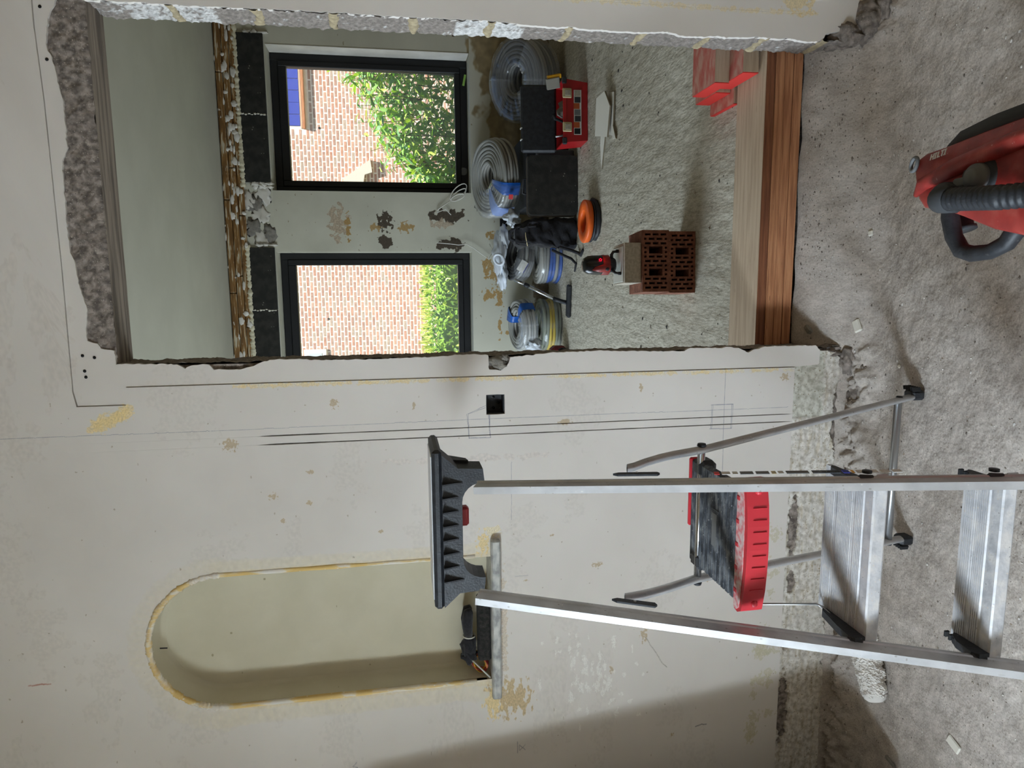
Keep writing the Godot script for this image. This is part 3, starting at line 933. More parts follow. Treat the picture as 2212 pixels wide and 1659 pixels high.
	for i in joints.size() - 1:
		var y1: float = joints[i] - 0.008
		var y0: float = joints[i + 1] + 0.008
		var nb2 := fnl(80 + i, 26.0, 4)
		put("concrete_block", sheet(22, 34, func(u, v):
			var y: float = lerpf(y1, y0, v)
			var q := clampf(u / 0.75, 0, 1)
			var z: float = lerpf(-0.006, -0.151, q)
			var edge := (1.0 - ss(0.0, 0.09, v)) + ss(0.91, 1.0, v)
			var x := 0.8685 + 0.008 * nb2.get_noise_2d(y, z) + 0.004 * n2.get_noise_2d(y, z) + 0.003 * edge
			if u > 0.75:
				x += (u - 0.75) * 0.24
			return Vector3(x, y, z + (0.004 * n2.get_noise_2d(y, 2.0) if q >= 1.0 else 0.0)), func(u, v, q):
			var bare := Color(0.26, 0.225, 0.205).lerp(Color(0.36, 0.32, 0.29), nb2.get_noise_2d(q.y * 2, q.z * 2) + 0.5)
			var k := n1.get_noise_2d(q.y * 0.9 + 4.0, q.z * 1.3) * 0.6 + n2.get_noise_2d(q.y, q.z) * 0.4
			var white := 0.0
			if q.y > 1.99:
				white = ss(-0.06, 0.0, k + 0.14 - 0.5 * ss(2.2, 2.36, q.y))
			elif q.y < 1.22 and q.y > 0.98:
				white = ss(-0.02, 0.05, k + 0.35 - 2.4 * absf(q.y - 1.11) + 0.5 * (1.0 if q.z < -0.08 else 0.0))
			else:
				white = ss(0.36, 0.42, k)
			return bare.lerp(Color(0.74, 0.73, 0.73), white)), mats.concrete_tint, w)
		if i > 0:
			var nm := fnl(110 + i, 18.0, 3)
			var yj: float = joints[i]
			put("mortar_joint", sheet(16, 10, func(u, v):
				var z: float = lerpf(-0.006, -0.152, clampf(u / 0.8, 0, 1))
				var wide := 0.016 + 0.012 * nm.get_noise_1d(z)
				var y = yj + (v - 0.5) * 2.0 * wide + 0.012 * nm.get_noise_1d(z * 0.4 + 3.0)
				var x := 0.8645 + 0.005 * nm.get_noise_2d(y, z) + 0.010 * pow(absf(v - 0.5) * 2.0, 3.0)
				if u > 0.8:
					x += (u - 0.8) * 0.3
				return Vector3(x, y, z)), mats.mortar, w)
	# ---- rough foot of the wall below the old skirting
	var gouges := [[-0.98, -0.095, 0.13, 0.017], [-1.46, -0.08, 0.03, 0.022], [-1.76, -0.085, 0.15, 0.02], [-2.08, -0.09, 0.05, 0.018], [-0.79, -0.09, 0.03, 0.008], [-1.2, -0.10, 0.05, 0.015]]
	var deep := func(x: float, y: float) -> float:
		var best := 0.0
		for g in gouges:
			var e := Vector2((x - g[0]) / g[2], (y - g[1]) / (g[3] * 1.25)).length() + 0.55 * n1.get_noise_2d(x * 1.2, y * 1.2)
			best = maxf(best, ss(1.08, 0.82, e))
		return best
	var nf := fnl(73, 6.0, 4)
	put("plaster_foot", sheet(560, 44, func(u, v):
		var x: float = lerpf(-2.75, -0.262, u)
		var lo := base_edge(x) + 0.008 * n2.get_noise_1d(x) + 0.006 * n1.get_noise_1d(x)
		var y: float = lerpf(lo, -0.058, v)
		var ledge := 0.0007 * sin(y * 190.0 + 2.0 * nf.get_noise_1d(x)) + 0.003 * nf.get_noise_2d(x, y * 4.0)
		var z = -0.006 + ledge + 0.003 * n1.get_noise_2d(x, y) - 0.02 * deep.call(x, y)
		if x > -0.52 and y > -0.19 + 0.02 * n1.get_noise_1d(x):
			z = -0.009
		if v < 0.03:
			z -= 0.012
		return Vector3(x, y, z), func(u, v, q):
		var d: float = deep.call(q.x, q.y)
		var k := nf.get_noise_2d(q.x * 1.5, q.y * 9.0)
		var c := Color(0.80, 0.78, 0.75).lerp(Color(0.60, 0.54, 0.44), ss(0.12, 0.42, k) * 0.8)
		if q.x > -0.52 and q.y > -0.19 + 0.02 * n1.get_noise_1d(q.x):
			c = Color(0.66, 0.66, 0.6)
		return Color(0.47, 0.41, 0.31) if d > 0.4 else c), mats.base_tint, w)
	put("foot_masonry", sheet(200, 20, func(u, v):
		var x: float = lerpf(-2.75, -0.25, u)
		var y: float = lerpf(-0.5, -0.2, v)
		return Vector3(x, y, -0.012 + 0.012 * n1.get_noise_2d(x, y))), mats.concrete, w)
	# ---- socket box
	var sb := thing("socket_box", "black plastic socket box sunk in the white plaster wall beside two chased slots", "socket box", Vector3(-0.4245, 1.107, -0.02))
	st = sf()
	for e in [[-0.0335, 0, 0.003, 0.066], [0.0335, 0, 0.003, 0.066], [0, -0.0315, 0.064, 0.003], [0, 0.0315, 0.064, 0.003]]:
		bx(st, Vector3(e[0], e[1], -0.012), Vector3(e[2], e[3], 0.045))
	bx(st, Vector3(0, 0, -0.035), Vector3(0.068, 0.065, 0.003))
	obj("box_shell", st, mats.black_plastic, sb)
	for s in [[-0.02, 0.0], [0.02, 0.0], [0.0, -0.018]]:
		st = sf(true)
		tube(st, [Vector3(s[0], s[1], -0.033), Vector3(s[0], s[1], -0.024)], 0.0045, 10)
		obj("screw_post", st, mats.black_gloss, sb)

# ---------------------------------------------------------------- dug-out floor of the front room
func floor_height(x: float, z: float, a: FastNoiseLite, b: FastNoiseLite, c: FastNoiseLite) -> float:
	var y := FF + 0.010 * a.get_noise_2d(x, z) + 0.0013 * b.get_noise_2d(x, z) + 0.0008 * c.get_noise_2d(x, z)
	var wall := 1.0
	if x > -0.2 and x < 0.84:
		wall = 0.0
	elif z < 0.0:
		wall = 0.0
	elif x <= -0.2:
		wall = ss(-0.2, -0.32, x)
	else:
		wall = ss(0.84, 0.96, x)
	y += wall * (1.0 - ss(0.015, 0.15, z + 0.03 * b.get_noise_2d(x * 0.6, 2.0))) * (0.045 + 0.035 * b.get_noise_2d(x * 1.2, z * 1.2) + 0.012 * c.get_noise_2d(x, z))
	y += (1.0 - wall) * (1.0 - ss(-0.2, 0.13, z)) * 0.19
	return y

func front_floor() -> void:
	var w := setting("floor_front")
	var a := fnl(121, 3.2, 3)
	var b := fnl(122, 12.0, 3)
	var c := fnl(123, 48.0, 3)
	var d := fnl(124, 1.6, 3)
	var tint := func(u, v, q):
		var k := d.get_noise_2d(q.x, q.z)
		var col := Color(1.0, 0.99, 0.98).lerp(Color(0.92, 0.90, 0.88), ss(0.1, 0.2, k))
		return col
	put("rubble_surface", sheet(400, 190, func(u, v):
		var x: float = lerpf(-2.2, 1.2, u)
		var z: float = lerpf(1.3, -0.172, v)
		return Vector3(x, floor_height(x, z, a, b, c), z), tint), mats.rubble_floor, w)
	var coarse := func(x0, x1, z0, z1, nx, nz):
		put("rubble_surface", sheet(nx, nz, func(u, v):
			var x: float = lerpf(x0, x1, u)
			var z: float = lerpf(z1, z0, v)
			return Vector3(x, floor_height(x, z, a, b, c), z), tint), mats.rubble_floor, w)
	coarse.call(-2.75, -2.2, -0.172, 1.3, 20, 40)
	coarse.call(1.2, 2.1, -0.172, 1.3, 30, 40)
	coarse.call(-2.75, 2.1, 1.3, 5.2, 120, 100)
	var st := sf()
	box_between(st, Vector3(-2.75, -0.6, -0.4), Vector3(2.1, -0.42, 5.2))
	obj("subsoil", st, mats.concrete, w)
	# lumps of old footing left at both broken wall ends
	for q in [[0.94, -0.28, 0.0, 0.08, 0.045, 0.05], [0.90, -0.23, -0.07, 0.05, 0.09, 0.09], [1.02, -0.31, 0.03, 0.1, 0.03, 0.06], [-0.30, -0.29, 0.0, 0.06, 0.04, 0.035], [-0.268, -0.235, -0.08, 0.03, 0.08, 0.08], [-0.42, -0.315, 0.015, 0.09, 0.03, 0.035], [-0.34, -0.32, 0.05, 0.04, 0.02, 0.03]]:
		st = sf(true)
		lump(st, Vector3(q[0], q[1], q[2]), Vector3(q[3], q[4], q[5]), int(q[0] * 100) + 500, 0.16, 30, 20)
		obj("footing_lump", st, mats.concrete, w)
	# crumbs of plaster and grit: nobody could count them
	rng.seed = 900
	var mm := MultiMesh.new()
	mm.transform_format = MultiMesh.TRANSFORM_3D
	mm.use_colors = true
	st = sf()
	lump(st, Vector3.ZERO, Vector3.ONE, 19, 0.45, 5, 4)
	st.generate_normals()
	mm.mesh = st.commit()
	mm.instance_count = 5200
	for i in 5200:
		var x := rng.randf_range(-2.1, 1.1)
		var z := rng.randf_range(-0.15, 1.1)
		if i > 3000:                                     # swept together before the planks and along the wall
			x = rng.randf_range(0.0, 0.85) if i < 4300 else rng.randf_range(-2.1, 1.05)
			z = -0.15 + absf(rng.randfn(0.0, 0.13)) if i < 4300 else absf(rng.randfn(0.02, 0.1))
			if i >= 4300 and x > -0.25 and x < 0.86:
				x -= 1.3
		var s := 0.0011 + 0.0026 * pow(rng.randf(), 3.0)
		var bs := Basis(Vector3(rng.randf(), rng.randf(), rng.randf()).normalized(), rng.randf() * TAU).scaled(Vector3(s * rng.randf_range(0.7, 1.8), s * 0.7, s))
		mm.set_instance_transform(i, Transform3D(bs, Vector3(x, floor_height(x, z, a, b, c) + s * 0.3, z)))
		var t := rng.randf()
		var col := Color(0.62, 0.59, 0.55) if t < 0.4 else (Color(0.36, 0.31, 0.26) if t < 0.72 else Color(0.16, 0.13, 0.11))
		mm.set_instance_color(i, col * rng.randf_range(0.8, 1.1))
	var crumbs := MultiMeshInstance3D.new()
	crumbs.name = "plaster_crumbs"
	crumbs.multimesh = mm
	crumbs.material_override = mats.vertex_matte
	crumbs.set_meta("label", "grit and plaster crumbs strewn over the dug-out floor")
	crumbs.set_meta("category", "rubble")
	crumbs.set_meta("kind", "stuff")
	add_child(crumbs)
	# larger pieces lying about
	var bits := [
		["plaster_chip", "square white plaster chip beside the foot of the broken wall end", Vector3(-0.165, 0, 0.035), Vector3(0.05, 0.012, 0.032), 0.5, 0.28],
		["mortar_piece", "grey mortar piece lying in the shadow between planks and wall end", Vector3(-0.185, 0, -0.10), Vector3(0.04, 0.02, 0.02), 0.9, 0.3],
		["plaster_chip", "flat pale plaster flake lying alone on the bare dug-out floor", Vector3(-1.517, 0, 0.60), Vector3(0.055, 0.008, 0.035), 1.2, 0.0],
		["plaster_chip", "two-toned white plaster flake on rubble in front of the timber planks", Vector3(0.18, 0, 0.06), Vector3(0.022, 0.01, 0.02), 0.2, 0.2],
		["plaster_chip", "small white plaster crumb beside the rear ladder foot", Vector3(-0.30, 0, 0.23), Vector3(0.014, 0.008, 0.012), 0.6, 0.2],
		["mortar_piece", "long pale plaster splinter near the white fleece roller", Vector3(-1.78, 0, 0.33), Vector3(0.05, 0.012, 0.016), 1.4, 0.1],
	]
	for q in bits:
		st = sf()
		bx(st, Vector3.ZERO, q[3], 0.004, Basis(Vector3.UP, q[4]) * Basis(Vector3.RIGHT, q[5]))
		var o := one(q[0], q[1], "rubble piece", st, mats.white_board if q[0] == "plaster_chip" else mats.grey_mortar)
		o.position = q[2] + Vector3(0, floor_height(q[2].x, q[2].z, a, b, c) + q[3].y * 0.5, 0)

# ---------------------------------------------------------------- window wall of the room behind
func paint_back_wall() -> void:
	pic_new(1536, 1536, Vector2(-1.0, 0.0), 3.5, 161, 0.01, rgb8(186, 184, 168), rgb8(208, 206, 190))
	var dark := rgb8(74, 64, 52)
	var ochre := rgb8(168, 134, 82)
	var tan := rgb8(178, 160, 138)
	var brown := rgb8(150, 132, 98)
	# bare brown band under and beside the right window, where the old paper came off
	blot(1.62, 0.36, 0.55, 0.3, brown, 0.95, 1501, 0.25, 4.0)
	blot(2.15, 0.4, 0.5, 0.32, brown, 0.95, 1502, 0.25, 4.0)
	blot(1.3, 0.3, 0.2, 0.25, brown, 0.9, 1503, 0.3, 5.0)
	blot(2.28, 0.72, 0.06, 0.14, rgb8(196, 196, 184), 0.8, 1504, 0.5, 9.0)
	# patches on the pier between the windows
	blot(0.56, 1.93, 0.13, 0.075, tan, 0.9, 1510, 0.9, 12.0)
	blot(0.53, 1.85, 0.1, 0.02, ochre, 0.9, 1511, 0.9, 20.0)
	blot(0.585, 1.52, 0.075, 0.06, dark, 0.95, 1512, 0.9, 18.0)
	blot(0.53, 1.6, 0.03, 0.05, ochre, 0.8, 1513, 0.9, 20.0)
	blot(0.53, 1.33, 0.04, 0.06, ochre, 0.85, 1514, 0.9, 22.0)
	blot(0.4, 1.52, 0.055, 0.06, dark, 0.95, 1515, 0.5, 16.0)
	blot(0.63, 0.94, 0.055, 0.16, dark, 0.96, 1516, 0.6, 10.0)
	blot(0.56, 1.03, 0.04, 0.1, tan, 0.8, 1517, 0.8, 14.0)
	blot(0.375, 0.93, 0.06, 0.11, dark, 0.96, 1518, 0.5, 12.0)
	# ochre flakes below the windows
	for c in [[0.78, 0.63, 0.04, 0.03], [0.72, 0.58, 0.03, 0.05], [0.62, 0.62, 0.03, 0.04], [0.60, 0.55, 0.05, 0.025], [0.45, 0.55, 0.07, 0.012], [0.40, 0.5, 0.01, 0.02], [0.12, 0.52, 0.01, 0.01], [0.05, 0.6, 0.008, 0.01], [-0.02, 0.55, 0.03, 0.018], [-0.12, 0.56, 0.008, 0.014], [0.2, 0.66, 0.012, 0.01], [-0.3, 0.5, 0.01, 0.01], [0.95, 0.6, 0.02, 0.03], [0.86, 0.5, 0.05, 0.03]]:
		blot(c[0], c[1], c[2], c[3], ochre, 0.9, int(c[0] * 999) + 2600, 0.8, 25.0)
	for k in 16:      # stained line left by the skirting
		blot(-0.62 + k * 0.04, 0.37 + 0.01 * sin(k * 2.0), 0.025, 0.01, ochre, 0.85, 1560 + k, 0.9, 25.0)
	for k in 60:      # bare zone behind the old skirting
		blot(-1.0 + k * 0.06, 0.17, 0.06, 0.17, rgb8(126, 112, 92), 0.9, 1600 + k, 0.25, 12.0)
	# right edge of the right window and top corners
	for c in [[2.2, 2.44, 0.05, 0.06], [2.17, 1.4, 0.03, 0.06], [2.2, 1.3, 0.04, 0.05], [2.17, 0.9, 0.035, 0.08], [2.23, 1.25, 0.03, 0.1], [2.16, 2.35, 0.02, 0.03]]:
		blot(c[0], c[1], c[2], c[3], rgb8(86, 72, 58), 0.9, int(c[1] * 999) + 2700, 0.9, 18.0)
	rng.seed = 55
	for k in 200:
		blot(rng.randf_range(-0.9, 2.4), rng.randf_range(0.3, 2.7), rng.randf_range(0.002, 0.009), rng.randf_range(0.002, 0.006), rgb8(140, 126, 100), 0.7, 1800 + k, 0.8, 90.0)

func back_window(n: int, x0: float, x1: float) -> Node3D:
	var w := setting("window_%d" % n)
	var y0 := 0.735
	var y1 := 2.475
	var z := -4.255
	var st := sf()
	# fixed frame and sash, stepped towards the glass
	for e in [[x0, x0 + 0.062], [x1 - 0.062, x1]]:
		box_between(st, Vector3(e[0], y0, z - 0.075), Vector3(e[1], y1, z), 0.004)
	for e in [[y0, y0 + 0.062], [y1 - 0.062, y1]]:
		box_between(st, Vector3(x0 + 0.06, e[0], z - 0.075), Vector3(x1 - 0.06, e[1], z - 0.0005), 0.004)
	obj("window_frame", st, mats.window_black, w)
	st = sf()
	var a := 0.062
	var b := 0.112
	for e in [[x0 + a, x0 + b], [x1 - b, x1 - a]]:
		box_between(st, Vector3(e[0], y0 + a, z - 0.07), Vector3(e[1], y1 - a, z + 0.012), 0.006)
	for e in [[y0 + a, y0 + b], [y1 - b - 0.02, y1 - a]]:
		box_between(st, Vector3(x0 + b - 0.001, e[0], z - 0.07), Vector3(x1 - b + 0.001, e[1], z + 0.0115), 0.006)
	obj("sash", st, mats.window_black, w)
	st = sf()
	box_between(st, Vector3(x0 + b, y0 + b, z - 0.04), Vector3(x1 - b, y1 - b - 0.02, z - 0.034))
	obj("pane", st, mats.pane, w)
	return w

func back_wall() -> void:
	paint_back_wall()
	var paint := plain("plaster_back", Color.WHITE, 0.95)
	paint.albedo_texture = ImageTexture.create_from_image(pic)
	paint.texture_repeat = false
	var w := setting("wall_back")
	uv_of = func(p): return Vector2(clampf((p.x + 1.0) / 3.5, 0.001, 0.999), clampf((3.5 - p.y) / 3.5, 0.001, 0.999))
	var st := sf()
	var z0 := -4.4
	for b in [[-2.75, -0.3, 3.0, 0.73], [-2.75, 2.48, 3.0, 3.2], [-2.75, 0.73, -0.87, 2.48], [0.308, 0.73, 0.84, 2.48], [2.055, 0.73, 3.0, 2.48]]:
		box_between(st, Vector3(b[0], b[1], z0), Vector3(b[2], b[3], BW))
	obj("plaster", st, paint, w)
	uv_of = null
	# outer brick leaf of this wall, hiding nothing from inside
	st = sf()
	for b in [[-3.1, -0.4, 3.35, 0.73], [-3.1, 2.48, 3.35, 3.2], [-3.1, 0.73, -0.87, 2.48], [0.308, 0.73, 0.84, 2.48], [2.055, 0.73, 3.35, 2.48]]:
		box_between(st, Vector3(b[0], b[1], -4.5), Vector3(b[2], b[3], z0))
	obj("outer_leaf", st, mats.clay, w)
	# smooth plaster returns of the right window
	st = sf()
	box_between(st, Vector3(2.047, 0.735, -4.25), Vector3(2.056, 2.475, BW + 0.004), 0.003)
	obj("reveal", st, mats.plain_plaster, w)
	var w1 := back_window(1, 0.842, 2.047)
	var w2 := back_window(2, -0.872, 0.308)
	# bits stuck to the frames: a round sticker, a scrap of green tape
	st = sf(true)
	lathe(st, [Vector2(0.0, 0.0015), Vector2(0.016, 0.0015), Vector2(0.034, 0.0012), Vector2(0.036, 0.0)], 20, Transform3D(Basis(Vector3.RIGHT, PI / 2), Vector3(1.065, 0.775, -4.2545)))
	obj("round_sticker", st, mats.film_cloudy, w1)
	st = sf()
	bx(st, Vector3(1.88, 0.755, -4.25), Vector3(0.10, 0.02, 0.004), 0.0, Basis(Vector3.BACK, -0.2))
	obj("green_tape", st, plain("green_tape", rgb8(150, 190, 90), 0.6), w1)
	# black insulation boards over the windows, two to each, with beads of filler between them
	for e in [[0.905, 1.47], [1.474, 2.13], [-0.9, -0.205], [-0.2, 0.345]]:
		st = sf()
		box_between(st, Vector3(e[0], 2.49, BW - 0.002), Vector3(e[1], 2.745 - 0.012 * sin(e[0] * 3.0), BW + 0.022), 0.003)
		obj("insulation_board", st, mats.black_board, w)
	rng.seed = 71
	for xj in [1.472, -0.2025]:
		for k in 9:
			st = sf(true)
			lump(st, Vector3(xj + rng.randf_range(-0.006, 0.006), 2.51 + k * 0.025, BW + 0.022), Vector3(rng.randf_range(0.004, 0.011), 0.012, 0.005), 200 + k, 0.4, 7, 5)
			obj("filler_bead", st, mats.white_board, w)
	for k in 12:      # filler smears along the boards' lower ends
		st = sf(true)
		var xx: float = [0.87, 2.14, 0.37, 0.895][k % 4]
		lump(st, Vector3(xx, 2.5 + 0.06 * (k / 4), BW + 0.01), Vector3(rng.randf_range(0.012, 0.03), rng.randf_range(0.02, 0.05), 0.012), 230 + k, 0.5, 9, 6)
		obj("filler_smear", st, mats.plain_plaster, w)
	# crumbled grey mortar over the pier
	for k in 7:
		st = sf(true)
		lump(st, Vector3([0.42, 0.52, 0.62, 0.72, 0.8, 0.47, 0.76][k], [2.6, 2.66, 2.58, 2.63, 2.56, 2.53, 2.67][k], BW), Vector3(0.075, 0.06, 0.007), 240 + k, 0.5, 14, 9)
		obj("mortar_lump", st, mats.grey_mortar if k % 2 else mats.plain_plaster, w)
	# old varnished battens under the ceiling, three side by side, each in lengths
	var cuts := [[-2.75, -0.35, 0.62, 1.55, 3.0], [-2.75, 0.1, 1.02, 3.0], [-2.75, -0.05, 0.75, 1.8, 3.0]]
	for row in 3:
		for i in cuts[row].size() - 1:
			st = sf()
			var y0 := 2.715 + row * 0.0575
			var dz = 0.03 + 0.006 * row + 0.002 * (i % 2)
			box_between(st, Vector3(cuts[row][i] + 0.002, y0, BW), Vector3(cuts[row][i + 1] - 0.002, y0 + 0.054, BW + dz), 0.008)
			obj("batten", st, mats.varnished, w)
	rng.seed = 72
	for k in 70:      # plaster left sticking to the battens
		st = sf(true)
		lump(st, Vector3(rng.randf_range(0.5, 2.3) if k < 54 else rng.randf_range(-0.7, 0.5), rng.randf_range(2.72, 2.88), BW + 0.035), Vector3(rng.randf_range(0.01, 0.05), rng.randf_range(0.008, 0.025), 0.007), 260 + k, 0.25, 10, 7)
		obj("plaster_residue", st, mats.plain_plaster, w)
	# cream filler squeezed out between boards and battens
	var nfil := fnl(275, 7.0, 3)
	for run in [[0.86, 2.2], [-0.9, 0.36]]:
		var fp := []
		var fr := []
		for k in 120:
			var x := lerpf(run[0], run[1], k / 119.0)
			fp.append(Vector3(x, 2.722 + 0.006 * nfil.get_noise_1d(x * 3.0), BW + 0.012))
			fr.append(0.024 + 0.012 * nfil.get_noise_1d(x * 5.0 + 9.0))
		st = sf(true)
		tube(st, fp, fr, 8)
		obj("filler_strip", st, mats.cream_filler if mats.has("cream_filler") else textured("cream_filler", color_tex(256, 51, 0.03, 3, [[0.2, rgb8(196, 188, 158)], [0.8, rgb8(218, 212, 188)]]), 0.9, Vector3(4, 4, 4)), w)
	# socket box low on the wall
	var sb := thing("socket_box", "small black socket hole low on the stained window wall beside the white bag", "socket box", Vector3(0.575, 0.43, BW + 0.001))
	st = sf()
	for e in [[-0.033, 0, 0.004, 0.07], [0.033, 0, 0.004, 0.07], [0, -0.033, 0.07, 0.004], [0, 0.033, 0.07, 0.004]]:
		bx(st, Vector3(e[0], e[1], 0), Vector3(e[2], e[3], 0.006))
	bx(st, Vector3.ZERO, Vector3(0.064, 0.064, 0.002))
	obj("box_shell", st, mats.black_matte, sb)
	# white cables hanging from the pier
	var cab := thing("cable_loop", "white cable bundled in loops hanging from the pier between the windows", "cable", Vector3(0.80, 0.86, BW + 0.03))
	st = sf(true)
	var hub := Vector3(-0.03, 0.06, 0)
	for k in 3:
		var L: float = [0.2, 0.17, 0.13][k]
		var W: float = [0.055, 0.035, 0.03][k]
		var dirv := Vector3(0.62, -0.78, 0.05 * k).normalized().rotated(Vector3.BACK, [0.12, -0.05, -0.3][k])
		var sidev := Vector3(-dirv.y, dirv.x, 0)
		var pts := []
		for i in 18:
			var t := TAU * i / 18.0
			pts.append(hub + dirv * (L * 0.5 * (1.0 - cos(t))) + sidev * W * sin(t) * 0.8 + Vector3(0, 0, 0.006 * k))
		tube(st, pts, 0.0045, 6, true)
	obj("loops", st, mats.white_wire, cab)
	st = sf(true)
	tube(st, [hub, hub + Vector3(-0.05, 0.07, 0.0), hub + Vector3(-0.085, 0.12, -0.005), hub + Vector3(-0.11, 0.13, -0.01), hub + Vector3(-0.08, 0.05, 0), hub + Vector3(-0.13, -0.0, -0.01)], 0.004, 6)
	obj("cable_tail", st, mats.white_wire, cab)
	var cab2 := thing("cable_tail", "thin single white cable dangling loose from the pier", "cable", Vector3(0.33, 0.74, BW + 0.02))
	st = sf(true)
	tube(st, [Vector3(0.06, 0.32, 0), Vector3(0.05, 0.2, 0.01), Vector3(0.04, 0.12, 0.01), Vector3(0.045, 0.04, 0.02), Vector3(0.01, -0.02, 0.025), Vector3(-0.05, -0.10, 0.03), Vector3(-0.09, -0.16, 0.02), Vector3(-0.02, -0.2, 0.02), Vector3(0.05, -0.17, 0.01)], 0.0035, 6)
	obj("cable", st, mats.white_wire, cab2)

# ---------------------------------------------------------------- outside: garden, hedge, neighbour's brick wall
func leaf_mesh(long: float, wide: float, bend: float) -> ArrayMesh:
	var st := sf(true)
	var pts := []
	for k in 5:
		var t := k / 4.0
		pts.append([Vector3(0, -bend * t * t, t * long), wide * sin(PI * pow(t, 0.8)) * 0.5])
	for k in 4:
		var a: Array = pts[k]
		var b: Array = pts[k + 1]
		for s in [-1, 1]:
			var la: Vector3 = a[0] + Vector3(s * a[1], 0.25 * a[1], 0)
			var lb: Vector3 = b[0] + Vector3(s * b[1], 0.25 * b[1], 0)
			if s > 0:
				quad(st, a[0], b[0], lb, la)
			else:
				quad(st, a[0], la, lb, b[0])
	st.generate_normals()
	return st.commit()

func leaf_mat(called: String, c: Color) -> StandardMaterial3D:
	var m := plain(called, c, 0.45)
	m.backlight_enabled = true
	m.backlight = Color(c.r * 0.9, c.g * 1.0, c.b * 0.35)
	return m

# leaves: the ones nearest the viewer each an object of their own, the others together
func leaves(parent: Node, spots: Array, meshes: Array, greens: Array, single: int) -> void:
	spots.sort_custom(func(p, q): return p.origin.z > q.origin.z)
	rng.seed = spots.size()
	var rest := []
	for k in greens.size():
		rest.append([])
	for i in spots.size():
		var g := rng.randi_range(0, greens.size() - 1)
		if i < single:
			var o := put("leaf", meshes[i % meshes.size()], greens[g], parent)
			o.transform = spots[i]
		else:
			rest[g].append(spots[i])
	for k in greens.size():
		var mm := MultiMesh.new()
		mm.transform_format = MultiMesh.TRANSFORM_3D
		mm.mesh = meshes[k % meshes.size()]
		mm.instance_count = rest[k].size()
		for i in rest[k].size():
			mm.set_instance_transform(i, rest[k][i])
		var o := MultiMeshInstance3D.new()
		o.name = "leaves"
		o.multimesh = mm
		o.material_override = greens[k]
		o.set_meta("kind", "stuff")
		parent.add_child(o, true)

